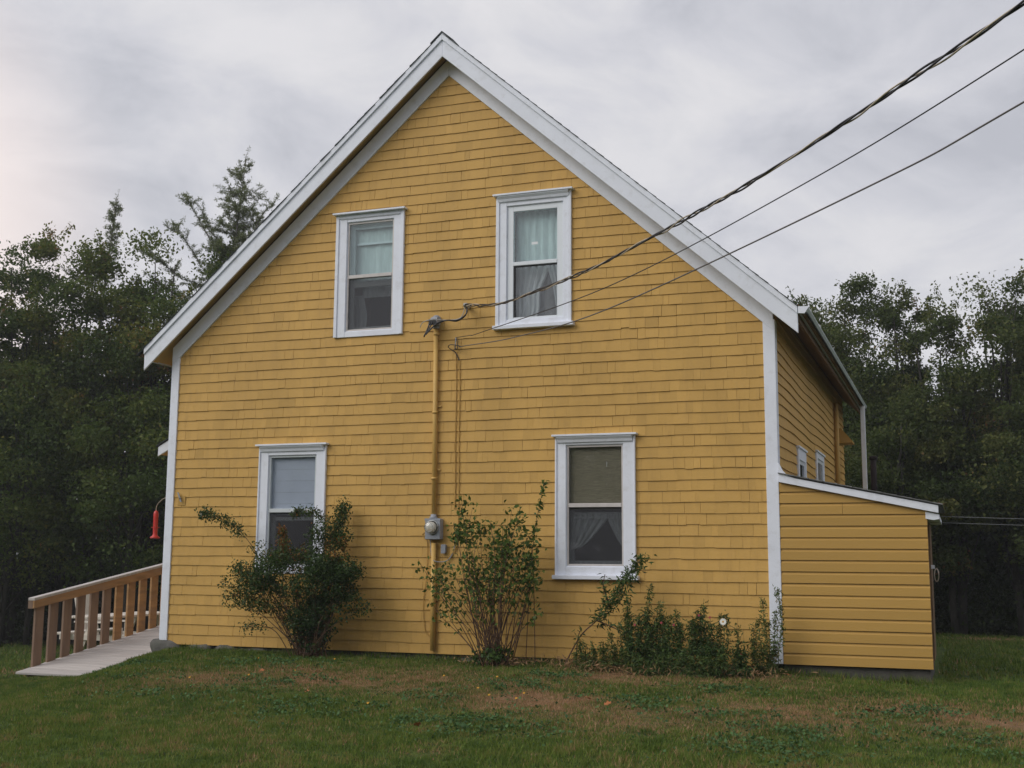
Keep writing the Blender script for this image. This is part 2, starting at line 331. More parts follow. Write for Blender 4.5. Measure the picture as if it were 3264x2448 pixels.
# gable wall backing: panels with real openings
holes = [(d['c'][0]+.05, d['c'][1]-.05, d['c'][2]+.05, d['c'][3]-.05) for d in WIN.values()]
mb = MB()
rects = [(0.02, W-.02, -.02, EZ)]
for h in holes: rects = sub_rect(rects, h)
for x0, x1, z0, z1 in rects: mb.box(x0, x1, .004, .14, z0, z1)
STEP = .1
zz = EZ
while zz < 7.6:
    z1 = min(zz+STEP, 7.6); half = max((7.46-zz)/SL, .02)
    rects = [(APX-half, APX+half, zz, z1)]
    for h in holes: rects = sub_rect(rects, h)
    for r_ in rects: mb.box(r_[0], r_[1], .004, .14, r_[2], r_[3])
    zz = z1
wall = mb.build('wall', M['backing'], house)
# ------------ shingles of the gable wall
EXP = .1300; PH = 2.2986-18*EXP
rs = random.Random(3)
shing = []                                         # (x0,x1,z0,z1,thick)
cutr = [(d['c'][0]+.02, d['c'][1]-.02, d['c'][2]+.03, d['c'][3]-.02) for d in WIN.values()]
k = 0
while PH+k*EXP < 7.36:
    zb = PH+k*EXP; zt = zb+EXP
    if zb < EZ+.02: xa, xb = .10, W-.10
    else:
        half = (7.40-zb)/SL; xa, xb = APX-half+.03, APX+half-.03
    wob = [rs.uniform(-1, 1) for _ in range(4)]
    x = xa
    while x < xb-.02:
        wd = rs.choice([.075, .095, .11, .13, .15, .17, .20, .235])*rs.uniform(.9, 1.1)
        x1 = min(x+wd, xb)
        if xb-x1 < .05: x1 = xb
        zw = zb+.005*math.sin(x*1.1+wob[0]*3)*wob[1]+.003*math.sin(x*3.7+wob[2]*3)
        gap = rs.choice([.0002, .0003, .0004, .0006, .0009, .0012, .0024])
        dz = rs.gauss(0, .0011) if rs.random() < .8 else rs.gauss(0, .003)
        sk = rs.uniform(-.003, .003) if rs.random() < .2 else 0; tn_ = rs.gauss(0, .028)-(.09 if rs.random() < .03 else 0)
        for (a0, a1, b0, b1) in (lambda q: [r3 for r3 in q])(sub_rect([(x+gap, x1-gap, zw+dz if k else zb, zt+.012)], cutr[0])): 
            rr = [(a0, a1, b0, b1)]
            for h in cutr[1:]: rr = sub_rect(rr, h)
            for r3 in rr:
                if r3[1]-r3[0] > .012 and r3[3]-r3[2] > .02: shing.append((*r3, rs.uniform(.013, .0175), sk, zt, tn_))
        x = x1
    k += 1
def shingle_verts(s):
    x0, x1, z0, z1, th, sk, zt = s[:7]
    tt = .0025; tb = th if z1 > z0+.05 else th
    f_ = lambda z: -(tt+(tb-tt)*max(0, min(1, (zt+.012-z)/(EXP+.012))))
    return [(x0, .003, z0), (x1, .003, z0), (x1, f_(z0), z0), (x0, f_(z0), z0), (x0+sk, .003, z1), (x1+sk, .003, z1), (x1+sk, f_(z1), z1), (x0+sk, f_(z1), z1)]
def occl(s):       # behind shrubs
    cx, cz = (s[0]+s[1])/2, (s[2]+s[3])/2
    return (1.4 < cx < 3.2 and cz < 1.7) or (4.0 < cx < 5.55 and cz < 1.6) or (5.9 < cx < 8.2 and cz < .6)
def vis(s):
    cx, cz = (s[0]+s[1])/2, (s[2]+s[3])/2; D = (Vector((cx, 0, cz))-CAM).length
    return (s[1]-s[0])*(s[3]-s[2])/D**2*(.2 if occl(s) else 1)
order = sorted(range(len(shing)), key=lambda i: -vis(shing[i]))
single = set(order[:300]); rest = MB(); rt = []
def tone(me, v): a = me.attributes.new('tone', 'FLOAT', 'FACE'); a.data.foreach_set('value', v)
for i, s in enumerate(shing):
    if i in single:
        o = MB().hexa(shingle_verts(s)).build('shingle', M['shingle'], wall); tone(o.data, [s[7]]*6)
    else: rest.hexa(shingle_verts(s)); rt += [s[7]]*6
o = tag(rest.build('shingles', M['shingle'], wall), kind='stuff'); tone(o.data, rt)
# ------------ other walls
sw = MB(); sw.box(W-.14, W-.003, .14, LEN, -.02, 4.12).build('side_wall', M['backing'], house)
MB().box(.003, .14, .14, LEN, -.3, 4.12).build('side_wall', M['yellow'], house)
MB().box(.14, W-.14, LEN-.14, LEN, -.3, 4.0).build('back_wall', M['yellow'], house)
MB().prism([(.1, LEN-.12, 4.0), (W-.1, LEN-.12, 4.0), (APX, LEN-.12, 7.5)], (0, .1, 0)).build('back_gable', M['yellow'], house)
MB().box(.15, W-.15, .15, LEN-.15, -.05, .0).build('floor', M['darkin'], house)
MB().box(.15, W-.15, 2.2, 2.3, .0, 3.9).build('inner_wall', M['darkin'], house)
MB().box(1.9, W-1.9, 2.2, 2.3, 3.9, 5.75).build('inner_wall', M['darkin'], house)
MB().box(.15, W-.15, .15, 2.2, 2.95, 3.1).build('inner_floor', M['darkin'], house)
# side wall shingles: wavy courses seen at a slant
ss = MB(); kz = 0
sh_side = [(1.80, 2.66, 1.5, 2.56), (3.97, 5.03, 1.5, 2.70)]
while -.0+kz*.121 < 4.0:
    zb = kz*.121+.01; y = .10; ph = rs.uniform(0, 6)
    while y < LEN:
        wd = rs.uniform(.09, .22); y1 = min(y+wd, LEN)
        wv = lambda q: .012*math.sin(q*1.5+kz*.25)+.006*math.sin(q*3.4+ph)
        z0, z1 = zb+wv((y+y1)/2), zb+.133
        for (a0, a1, b0, b1) in sub_rect(sub_rect([(y+.001, y1-.001, z0, z1)], sh_side[0]), sh_side[1]):
            if a1-a0 > .01 and b1-b0 > .01 and not (zb < 1.5 and y < 2.2):
                ss.hexa([(W-.003, a0, b0), (W+.02, a0, b0), (W+.02, a1, b0), (W-.003, a1, b0), (W-.003, a0, b1), (W+.003, a0, b1), (W+.003, a1, b1), (W-.003, a1, b1)])
        y = y1
    kz += 1
tag(ss.build('side_shingles', M['shingle'], house), kind='stuff')
# ------------ roof
TA = math.atan(SL); ZR = 7.90
YF, YB = -OV-.03, LEN+.25
for sgn in (-1, 1):
    pts = []
    x_e = APX+sgn*4.50
    z_e = ZR-4.50*SL
    nrm = Vector((sgn*math.sin(TA), 0, math.cos(TA)))
    def sl(d, h):   # d metres from the ridge along the slope, h above deck
        return Vector((APX+sgn*d*math.cos(TA), 0, ZR-.055-d*math.sin(TA)))+nrm*h
    total = 4.50/math.cos(TA)
    a_, b_, c_, d_ = sl(0, 0), sl(total, 0), sl(total, -.03), sl(0, -.03)
    rf = MB().prism([(p.x, -OV+.03, p.z) for p in (a_, b_, c_, d_)], (0, YB+OV-.05, 0)).build('roof', M['wood_dark'], house)
    ncr = 42
    for q in range(ncr):
        d1 = total+.02-q*(total/ncr); d0 = max(d1-total/ncr-.05, 0); jj = rs.uniform(-.008, .008)
        p = [sl(d1, .016), sl(d1, .004), sl(d0, .003), sl(d0, .006)]
        MB().prism([(v.x, YF+jj, v.z) for v in p], (0, YB-YF, 0)).build('roof_shingle', M['shingle_roof'], rf)
    # bargeboard: lower face board and the moulding above it
    def band(o0, o1, y0, y1, name, m, xe=4.41, bev=.004):
        """strip parallel to the slope; offsets measured vertically from the ridge line ZR"""
        p = [(APX, y0, ZR+o0), (APX+sgn*xe, y0, ZR+o0-xe*SL), (APX+sgn*xe, y0, ZR+o1-xe*SL), (APX, y0, ZR+o1)]
        return MB().prism(p, (0, y1-y0, 0)).build(name, m, house, bev)
    band(-.035, -.130, -OV-.022, -OV+.02, 'rake_moulding', M['white'])
    band(-.127, -.352, -OV, -OV+.025, 'rake_board', M['white'])
    # frieze on the wall
    xe = 4.105
    p = [(APX, -.034, 7.375+.235), (APX+sgn*xe, -.034, 7.375+.235-xe*SL), (APX+sgn*xe, -.034, 7.375-xe*SL-.01), (APX, -.034, 7.375)]
    MB().prism(p, (0, .036, 0)).build('frieze_board', M['white'], house, .003)
    # soffit between them
    p = [sl(0, -.031), sl(total-.1, -.031), sl(total-.1, -.05), sl(0, -.05)]
    MB().prism([(v.x, -OV+.026, v.z-.10) for v in p], (0, OV-.03+.03, 0)).build('soffit', M['yellow_soffit'], house)
    # eave soffit under the overhang along the side
    xo = APX+sgn*4.40; xi = APX+sgn*4.09
    ze = ZR-.06-4.40*SL
    zi = ZR-.06-4.09*SL
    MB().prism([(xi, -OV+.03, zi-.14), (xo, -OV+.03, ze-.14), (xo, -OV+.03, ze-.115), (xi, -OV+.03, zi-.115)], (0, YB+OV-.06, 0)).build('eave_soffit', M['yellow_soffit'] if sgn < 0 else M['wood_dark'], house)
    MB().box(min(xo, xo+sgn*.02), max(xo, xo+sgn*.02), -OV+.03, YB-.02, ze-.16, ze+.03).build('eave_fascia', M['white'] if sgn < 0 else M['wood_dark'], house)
# ridge cap
MB().prism([(APX-.16, YF, ZR-.155), (APX, YF, ZR-.015), (APX+.16, YF, ZR-.155), (APX+.16, YF, ZR-.175), (APX, YF, ZR-.035), (APX-.16, YF, ZR-.175)], (0, YB-YF, 0)).build('ridge_cap', M['shingle_roof'], house)
# corner boards
MB().box(-.004, .113, -.030, .02, .005, 3.86).build('corner_board', M['white'], house, .004)
MB().box(W-.115, W+.022, -.030, .003, -.012, 3.86).build('corner_board', M['white'], house, .004)
MB().box(W-.003, W+.024, .004, .105, .6, 3.86).build('corner_board', M['white'], house, .004)
MB().box(-.03, -.001, -.004, .1, -.1, 3.86).build('corner_board', M['white'], house, .004)
# gutter, right eave
gx0, gx1, gz = 8.518, 8.630, 3.935
gp = [(gx0, gz), (gx0, gz-.07), (gx0+.07, gz-.075), (gx1, gz-.012), (gx1, gz), (gx1-.006, gz), (gx1-.01, gz-.012), (gx0+.068, gz-.066), (gx0+.008, gz-.062), (gx0+.008, gz)]
gut = MB().prism([(a, -OV-.03, b) for a, b in gp], (0, LEN+.5, 0)).build('gutter', M['gutter'], house)
MB().prism([(gx0, -OV-.035, gz+.004), (gx0, -OV-.035, gz-.072), (gx0+.072, -OV-.035, gz-.077), (gx1+.003, -OV-.035, gz-.012), (gx1+.003, -OV-.035, gz+.002)], (0, .005, 0)).build('end_cap', M['white'], gut)
for yy in np.arange(.7, 8.6, 1.05): MB().box(gx0, gx1-.012, yy, yy+.02, gz-.004, gz-.0).build('gutter_strap', M['gutter'], gut)
dsp = MB().box(8.56, 8.64, 8.33, 8.39, 1.6, 3.86).build('downspout', M['white'], house, .006)
# side wall windows, pipe, hood
def side_window(y0, y1, z0, z1, gz):
    m_ = MB(); fw = .10
    m_.box(W-.003, W+.035, y0, y0+fw, z0, z1).box(W-.003, W+.035, y1-fw, y1, z0, z1).box(W-.003, W+.0345, y0+fw, y1-fw, gz, z1).box(W-.003, W+.0345, y0+fw, y1-fw, z0, z0+.08)
    o = m_.build('window', M['white'], house, .004)
    MB().box(W-.002, W+.052, y0-.03, y1+.03, z1, z1+.025).build('head_cap', M['white'], o)
    s_ = MB(); s_.box(W+.004, W+.02, y0+fw, y0+fw+.04, z0+.08, gz).box(W+.004, W+.02, y1-fw-.04, y1-fw, z0+.08, gz).box(W+.004, W+.0195, y0+fw+.04, y1-fw-.04, gz-.05, gz).build('sash', M['vinyl'], o)
    MB().box(W+.004, W+.012, y0+fw+.04, y1-fw-.04, z0+.08, gz-.05).build('pane', M['glassdark'], o)
M['glassdark'] = mat('dark_pane_glass', (.02, .022, .022), .08, .1, 3, spec=.8)
side_window(1.81, 2.65, 1.50, 2.545, 2.40); side_window(3.98, 5.02, 1.50, 2.675, 2.59)
MB().tube([(W+.06, 6.95, 1.6), (W+.06, 6.97, 3.74)], .04, 10).build('side_pipe', M['yellow'], house)
MB().prism([(W, 7.35, 3.10), (W, 7.35, 3.36), (W+.10, 7.35, 3.36), (W+.28, 7.35, 3.14), (W+.28, 7.35, 3.11)], (0, .45, 0)).build('vent_hood', M['yellow'], house)
# foundation and its stones
MB().box(.25, 8.18, .05, .25, -.4, -.02).build('foundation', M['concrete'], house)
def rock(name, c, r_, m, parent, seed, sub=3):
    bm = bmesh.new(); bmesh.ops.create_icosphere(bm, subdivisions=sub, radius=1)
    for v in bm.verts:
        q = v.co.copy(); d = 1+.28*noise.noise(q*1.1+Vector((seed, 0, 0)))+.08*noise.noise(q*3.5+Vector((0, seed, 0)))
        q = Vector((max(-.8, min(.8, q.x)), max(-.85, min(.85, q.y)), max(-.75, min(.75, q.z))))
        v.co = Vector((q.x*r_[0], q.y*r_[1], q.z*r_[2]))*d+Vector(c)
    for f_ in bm.faces: f_.smooth = True
    me = bpy.data.meshes.new(name); bm.to_mesh(me); bm.free(); return link(name, me, m, parent)
for i, (x, rx, zc, rz) in enumerate([(.10, .30, -.13, .19), (.62, .24, -.13, .14), (1.02, .20, -.12, .13), (1.42, .24, -.155, .13), (3.35, .3, -.18, .13), (3.9, .28, -.19, .13), (4.45, .3, -.185, .13), (6.2, .4, -.19, .13), (7.3, .4, -.19, .13)]):
    rock('stone', (x, .06, zc), (rx, .16, rz), M['stone'], house, i*3.7)
MB().box(-.02, .6, .1, .3, -.5, -.02).build('foundation', M['concrete'], house)
# porch canopy on the left wall
cy0, cy1 = 1.0, 2.6
MB().prism([(-.945, cy0, 2.715), (-.945, cy0, 2.575), (-.02, cy0, 3.04), (-.02, cy0, 3.21)], (0, .03, 0)).build('canopy_fascia', M['white'], house, .003)
can = MB().prism([(-.945, cy0+.03, 2.60), (0, cy0+.03, 3.08), (0, cy0+.03, 3.12), (-.945, cy0+.03, 2.64)], (0, cy1-cy0, 0)).build('door_canopy', M['yellow_soffit'], house)
MB().prism([(-.97, cy0-.02, 2.718), (0, cy0-.02, 3.23), (0, cy0-.02, 3.245), (-.97, cy0-.02, 2.733)], (0, cy1-cy0+.08, 0)).build('canopy_shingles', M['shingle_roof'], can)

# ------------ windows
def drape(name, x0, x1, z0, z1, y, m, parent, folds=7, amp=.015, shape=None, seed=0):
    nxs, nzs = 40, 24; v = []; f_ = []
    for j in range(nzs+1):
        tz = j/nzs
        for i in range(nxs+1):
            tx = i/nxs; xl, xr = (x0, x1) if shape is None else shape(tz)
            x = xl+(xr-xl)*tx
            v.append((x, y+amp*math.sin(tx*folds*6.28+seed+tz*.8)+amp*.4*math.sin(tx*folds*14+seed), z0+(z1-z0)*tz))
    for j in range(nzs):
        for i in range(nxs): a = j*(nxs+1)+i; f_.append((a, a+1, a+nxs+2, a+nxs+1))
    b = MB(); b.add(v, f_, True); return b.build(name, m, parent)
def make_window(key, sill=False, style='storm', label=None):
    d = WIN[key]; cx0, cx1, cz0, cz1 = d['c']; gx0, gx1, gz0, gz1 = d['g']; r0, r1 = d['rail']
    PF = -.030
    fo = .028 if style == 'storm' else .085                       # frame width round the glass
    sx0, sx1, sz0, sz1 = gx0-fo, gx1+fo, gz0-.03, gz1+(.03 if style == 'storm' else .075)
    m_ = MB()
    m_.box(cx0, sx0, PF, .03, cz0, cz1).box(sx1, cx1, PF, .03, cz0, cz1)
    m_.box(sx0, sx1, PF+.002, .03, sz1, cz1).box(sx0, sx1, PF+.002, .03, cz0, sz0)
    win = m_.build('window', M['white'], house, .003)
    if label: win['label'] = label
    # raised backband round the casing
    bb = MB(); bw = .045 if key in ('UL', 'UR') else .022; bt = -.045
    bb.box(cx0, cx0+bw, bt, PF, cz0, cz1).box(cx1-bw, cx1, bt, PF, cz0, cz1).box(cx0+bw, cx1-bw, bt+.001, PF, cz1-bw, cz1)
    bb.build('backband', M['white'], win, .004)
    # crown moulding and cap
    MB().prism([(cx0+.03, -.0305, cz1-.075), (cx0+.03, -.05, cz1-.07), (cx0+.03, -.06, cz1-.04), (cx0+.03, -.085, cz1-.012), (cx0+.03, -.085, cz1-.001), (cx0+.03, -.0305, cz1-.001)] if key != 'UL' else
               [(cx0+.07, -.0305, cz1-.06), (cx0+.07, -.04, cz1-.055), (cx0+.07, -.046, cz1-.046), (cx0+.07, -.0305, cz1-.046)], (cx1-cx0-(.06 if key != 'UL' else .14), 0, 0)).build('crown_moulding', M['white'], win)
    MB().box(cx0-.03, cx1+.03, -.098, .0, cz1, cz1+.024).build('head_cap', M['white'], win, .003)
    if sill: MB().box(cx0-.025, cx1+.035, -.085, .0, cz0-.048, cz0+.001).build('sill', M['white'], win, .005)
    # inner stop, one step back
    st = MB(); q = .02
    st.box(sx0-.0, sx0+.008, -.012, .05, sz0, sz1).box(sx1-.008, sx1, -.012, .05, sz0, sz1).box(sx0+.008, sx1-.008, -.012, .05, sz1-.008, sz1).box(sx0+.008, sx1-.008, -.012, .05, sz0, sz0+.008)
    st.build('stop', M['white'], win)
    fm = M['alu'] if key in ('UL', 'LR') else (M['inner'] if key == 'LL' else M['vinyl'])
    fr = MB()
    fr.box(sx0+.008, gx0, -.006, .045, sz0+.008, sz1-.008).box(gx1, sx1-.008, -.006, .045, sz0+.008, sz1-.008)
    fr.box(gx0, gx1, -.0055, .045, gz1, sz1-.008).box(gx0, gx1, -.0055, .045, sz0+.008, gz0)
    fr.build('storm_frame' if style == 'storm' else 'vinyl_frame', fm, win, .003)
    MB().box(gx0+.001, gx1-.001, -.012, .04, r0, r1).build('meeting_rail', fm, win, .004)
    MB().box(gx0, gx1, .008, .012, r1, gz1).build('upper_pane', M['glass_up'] if key in ('UL', 'UR') else M['glass'], win)
    yl = .022
    MB().box(gx0, gx1, yl, yl+.004, gz0, r0).build('lower_pane', M['glass'], win)
    if style == 'storm': MB().box(gx0, gx1, yl-.010, yl-.008, gz0, r0).build('insect_screen', M['screen'], win)
    else:
        MB().box(gx0, gx0+.022, .012, .045, gz0, r0).box(gx0+.022, gx1, .012, .045, r0-.012, r0).build('recess_shade', M['black'], win)  # black strips painted in as the shade beside the recessed lower sash
    # primary sash behind the storm
    if style == 'storm':
        s2 = MB(); a = .045; hh = (gz0+gz1)/2
        s2.box(gx0-.02, gx0+a, .07, .10, gz0-.02, gz1+.02).box(gx1-.015, gx1+.04, .07, .10, gz0-.02, gz1+.02).box(gx0+a, gx1-.015, .071, .10, gz1-.05, gz1+.02)
        s2.box(gx0+a, gx1-.015, .071, .10, r0-.10, r0-.055 if key != 'UL' else r0-.03).box(gx0+a, gx1-.015, .071, .10, gz0-.02, gz0+.04)
        s2.build('inner_sash', M['inner'] if key != 'LR' else M['curtain_dim'], win)
    return win
wUL = make_window('UL', label="upper left window with weathered metal storm frame and pale curtain")
wUR = make_window('UR', sill=True, style='vinyl', label="upper right window with white vinyl sashes, lace curtain and small white sticker")
wLL = make_window('LL', label="lower left window with pale blue blind, half hidden by the rose bush")
wLR = make_window('LR', sill=True, label="lower right window with bamboo blind above tied back curtains")
g = WIN['UL']['g']
drape('curtain', g[0]-.02, g[1]+.04, 4.70, 5.52, .16, M['curtain'], wUL, 3, .006)
MB().box(g[0]+.05, g[1]+.03, .12, .135, 5.235, 5.262).build('curtain_rod', M['vinyl'], wUL)
drape('valance', g[0]-.02, g[1]+.04, 5.25, 5.44, .135, M['curtain'], wUL, 5, .004)
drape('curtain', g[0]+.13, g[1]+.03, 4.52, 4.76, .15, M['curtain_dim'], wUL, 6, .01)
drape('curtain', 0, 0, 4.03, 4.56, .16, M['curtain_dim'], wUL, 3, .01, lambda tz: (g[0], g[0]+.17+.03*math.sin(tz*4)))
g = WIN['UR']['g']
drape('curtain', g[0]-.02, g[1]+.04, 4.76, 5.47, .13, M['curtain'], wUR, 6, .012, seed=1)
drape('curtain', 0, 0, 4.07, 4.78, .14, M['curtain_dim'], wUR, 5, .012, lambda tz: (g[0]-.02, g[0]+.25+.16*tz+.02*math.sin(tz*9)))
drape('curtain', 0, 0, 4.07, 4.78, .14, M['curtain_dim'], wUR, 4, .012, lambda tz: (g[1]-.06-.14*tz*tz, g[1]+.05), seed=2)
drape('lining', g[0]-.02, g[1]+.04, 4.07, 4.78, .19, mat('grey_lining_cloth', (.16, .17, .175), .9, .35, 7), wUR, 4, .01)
MB().box(5.247, 5.330, .005, .0075, 5.005, 5.040).build('sticker', M['sticker'], wUR)
g = WIN['LL']['g']
bl = MB(); zz = 1.66
while zz < 2.46: bl.box(g[0]-.02, g[1]+.02, .050, .055+.002*((int(zz*60)) % 2), zz, zz+.148); zz += .15
bl.build('roller_blind', M['blindblue'], wLL)
g = WIN['LR']['g']
bb = MB(); zz = 1.70; i = 0
while zz < 2.49: bb.box(g[0]+.0, g[1]-.0, .052+.003*(i % 2), .060, zz, zz+.0115); zz += .0145; i += 1
bb.build('bamboo_blind', M['bamboo'], wLR)
MB().box(6.195, 6.200, .040, .044, 2.21, 2.27).build('blind_cord', M['sticker'], wLR)
apx = g[0]+.47
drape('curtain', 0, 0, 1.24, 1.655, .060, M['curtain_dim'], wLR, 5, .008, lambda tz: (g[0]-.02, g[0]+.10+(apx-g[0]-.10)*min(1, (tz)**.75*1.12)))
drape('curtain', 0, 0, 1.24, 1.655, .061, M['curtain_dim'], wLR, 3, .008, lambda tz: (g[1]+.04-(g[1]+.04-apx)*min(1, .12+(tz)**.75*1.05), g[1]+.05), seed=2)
MB().box(g[0]+.03, g[1]-.0, .045, .049, 1.595, 1.612).build('curtain_rod', M['curtain_dim'], wLR)
# thermometer bracket by the left corner
th = empty('outdoor_thermometer', (.22, -.02, 1.9), "small outdoor thermometer screwed to the shingles by the left corner board", "thermometer")
MB().prism([(.185, -.05, 1.975), (.205, -.05, 1.975), (.262, -.05, 1.845), (.242, -.05, 1.845)], (0, .012, 0)).build('tube', M['grey_metal'], th)
MB().box(.18, .30, -.018, -.012, 1.80, 1.93).build('backplate', M['yellow'], th)
MB().box(.225, .24, -.05, -.012, 1.88, 1.895).build('bracket', M['black'], th)

# ================================================================ SHED
shed = empty('lean_to_shed', (9, 0, -.1), "low yellow lean-to shed of horizontal boards with white sloping trim, right of the house", "shed")
SX0, SX1, SD = 8.222, 9.785, 2.2
def srz(x): return 1.998-(x-8.19)*(1.998-1.652)/(9.77-8.19)      # underside of shed trim
swall = MB().prism([(SX0, .02, -.02), (SX1-.01, .02, -.02), (SX1-.01, .02, srz(SX1)+.05), (SX0, .02, srz(SX0)+.05)], (0, SD, 0)).build('wall', M['wood_dark'], shed)
BE = .1262
for i in range(17):
    z0 = -.012+i*BE+rs.uniform(-.002, .002); tb_ = rs.gauss(0, .03)
    if z0 > 2.02: break
    y_ = -.006
    prof = [(.015, z0), (y_-.018, z0), (y_-.016, z0+BE-.034), (y_-.0075, z0+BE-.024), (y_-.003, z0+BE-.016), (y_-.002, z0+BE-.004), (.015, z0+BE-.004)]
    bm = bmesh.new(); segs = [(SX0+.001, SX1-.002*(i % 2))]
    if i == 13: segs = [(SX0+.001, 8.905), (8.908, SX1)]
    if i == 15: segs = [(SX0+.001, 9.6)]
    for (xa, xb) in segs:
        mb = MB().prism([(xa, p[0], p[1]) for p in prof], (xb-xa, 0, 0))
        me = bpy.data.meshes.new('board'); me.from_pydata(mb.v, [], mb.f); bm = bmesh.new(); bm.from_mesh(me)
        bmesh.ops.recalc_face_normals(bm, faces=bm.faces)
        nr = Vector((srz(0)-srz(1), 0, 1)).normalized()
        res = bmesh.ops.bisect_plane(bm, geom=bm.verts[:]+bm.edges[:]+bm.faces[:], plane_co=(9, 0, srz(9)+.02), plane_no=nr, clear_outer=True)
        if len(bm.faces) > 3:
            ed = [e_ for e_ in bm.edges if e_.is_boundary]
            if ed: bmesh.ops.holes_fill(bm, edges=ed)
            bm.to_mesh(me); link('board', me, M['yellow'], shed); tone(me, [tb_]*len(me.polygons))
        bm.free()
# sloping trim with the flared top against the corner board
sy0, sy1 = -.07, -.02
trim = [(8.226, 2.10), (8.226, srz(8.226)), (9.905, srz(9.905)+.01), (9.905, 1.715), (9.60, 1.778), (8.42, 2.025), (8.33, 2.055), (8.27, 2.12), (8.235, 2.20), (8.226, 2.20)]
MB().prism([(a, sy0, b) for a, b in trim], (0, .05, 0)).build('rake_trim', M['white'], shed, .003)
MB().prism([(9.77, -.035, srz(9.77)-.003), (9.77, -.035, 1.575), (9.85, -.035, 1.56), (9.91, -.035, 1.57), (9.91, -.035, srz(9.91)-.003)], (0, SD, 0)).build('eave_return', M['white'], shed)
rsh = MB().prism([(8.24, -.05, 2.068), (9.93, -.05, 1.712), (9.93, -.05, 1.724), (8.24, -.05, 2.085)], (0, SD+.2, 0)).build('roof', M['roofgrey'], shed)
for i in range(11):
    xa = 9.95-i*.155; xb = xa-.18; h = lambda x: 1.742-(x-9.9)*.213
    MB().prism([(xa, -.088-rs.uniform(0, .012), h(xa)-.012), (xa, -.088, h(xa)+.002), (xb, -.088, h(xb)-.004), (xb, -.088, h(xb)-.012)], (0, SD+.22, 0)).build('roof_shingle', M['roofgrey'], rsh)
MB().box(SX0, SX1-.03, .03, SD, -.35, -.03).build('foundation', M['concrete'], shed)
MB().box(SX1-.009, SX1+.004, .02, .10, -.02, 1.64).build('corner_strip', M['wood_dark'], shed)
dr = MB().box(SX1-.009, SX1+.012, .35, 1.35, .05, 1.52).build('door', M['wood_dark'], shed)
MB().box(SX1+.012, SX1+.05, .40, .46, 1.04, 1.08).build('handle', M['white'], dr)
rp = []
for i in range(25):
    a = 2*math.pi*i/24; rp.append((SX1+.065+.022*math.sin(a), .42+.01*math.cos(a*2), .97+.07*math.cos(a)))
tag(MB().tube(rp, .006, 6).build('rope_loop', M['wire_bare']), "loop of pale rope hanging from the hook on the shed's right side", "rope")
tag(MB().tube([(9.13, 2.0, 1.75), (9.13, 2.0, 2.40)], .038, 10).lathe((9.13, 2.0, 2.38), (0, 0, 1), [(0, .045), (.04, .05), (.05, .02)], 12).build('stove_pipe', M['rust']), "dark rusty stove pipe standing behind the shed roof", "pipe")
for i, (za, zb, lab) in enumerate([(1.605, 1.56, "upper of the two thin clotheslines running right from the shed eave"), (1.55, 1.50, "lower of the two thin clotheslines running right from the shed eave")]):
    pts = []
    for q in range(21):
        tq = q/20; pts.append((9.86-.06*i+tq*6, .1+.35*i+tq*1.2, za+(zb-za)*tq-.12*4*tq*(1-tq)*.35))
    tag(MB().tube(pts, .0024, 5).build('clothesline', M['line']), lab, "clothesline", "clotheslines at the shed")

# ================================================================ ELECTRIC SERVICE
con = empty('service_conduit', (4.0, -.06, 0), "yellow painted service conduit with grey weatherhead, running down the gable wall", "conduit")
MB().tube([(4.006, -.05, 0.0), (4.000, -.05, 1.30)], .032, 12).build('lower_pipe', M['pipe'], con)
MB().tube([(3.995, -.05, 1.62), (3.984, -.05, 4.02)], .030, 12).build('upper_pipe', M['pipe'], con)
for zc in (3.93, 2.93, 2.10): MB().tube([(3.99, -.05, zc-.015), (3.99, -.05, zc+.015)], .037, 12).build('coupling', M['pipe'], con)
for zc in (3.0, 2.2, .6): MB().box(3.94, 4.06, -.03, -.012, zc, zc+.02).build('strap', M['pipe'], con)
hd = MB(); hd.lathe((3.99, -.055, 4.00), (0, 0, 1), [(0, .040), (.06, .042), (.10, .062), (.145, .058), (.17, .030), (.175, .005)], 16)
hd.hexa([(3.925, -.17, 4.03), (4.045, -.17, 4.03), (4.045, -.05, 4.05), (3.925, -.05, 4.05), (3.945, -.13, 4.13), (4.03, -.13, 4.13), (4.03, -.05, 4.165), (3.945, -.05, 4.165)])
wh = hd.build('weatherhead', M['grey_metal'], con); wh.data.polygons.foreach_set('use_smooth', [False]*len(wh.data.polygons))
MB().box(3.935, 4.035, -.174, -.168, 4.035, 4.105).build('opening', M['black'], wh)
def bez(pts, n=12):
    """smooth curve through points"""
    p = [Vector(a) for a in pts]; out = []
    for i in range(len(p)-1):
        p0, p1, p2, p3 = p[max(i-1, 0)], p[i], p[i+1], p[min(i+2, len(p)-1)]
        for k_ in range(n):
            t_ = k_/n; out.append(.5*((2*p1)+(p2-p0)*t_+(2*p0-5*p1+4*p2-p3)*t_*t_+(3*p1-p0-3*p2+p3)*t_**3))
    out.append(p[-1]); return out
INS = Vector((4.415, -.12, 4.262))
for j, (off, m_) in enumerate((((0, 0, 0), 'wire_dark'), ((.012, -.01, .012), 'wire_dark'))):
    o = Vector(off)
    MB().tube(bez([Vector((3.96+.03*j, -.17, 4.07)), Vector((3.90+.03*j, -.22, 3.88+.03*j)), Vector((3.93+.02*j, -.22, 3.93)), Vector((4.05, -.18, 4.03))+o, Vector((4.18, -.17, 4.075+.012*math.sin(j*3))), Vector((4.32, -.16, 4.06))+o, Vector((4.43, -.15, 4.13))+o*1.5, INS+Vector((.015, 0, -.02))]), .0085, 7).build('lead_wire', M[m_], con)
MB().tube(bez([(3.83, -.20, 4.00), (3.88, -.22, 4.06), (4.0, -.22, 4.085), (4.18, -.17, 4.08), (4.36, -.15, 4.10), INS]), .005, 6).build('neutral_wire', M['porcelain'], con)
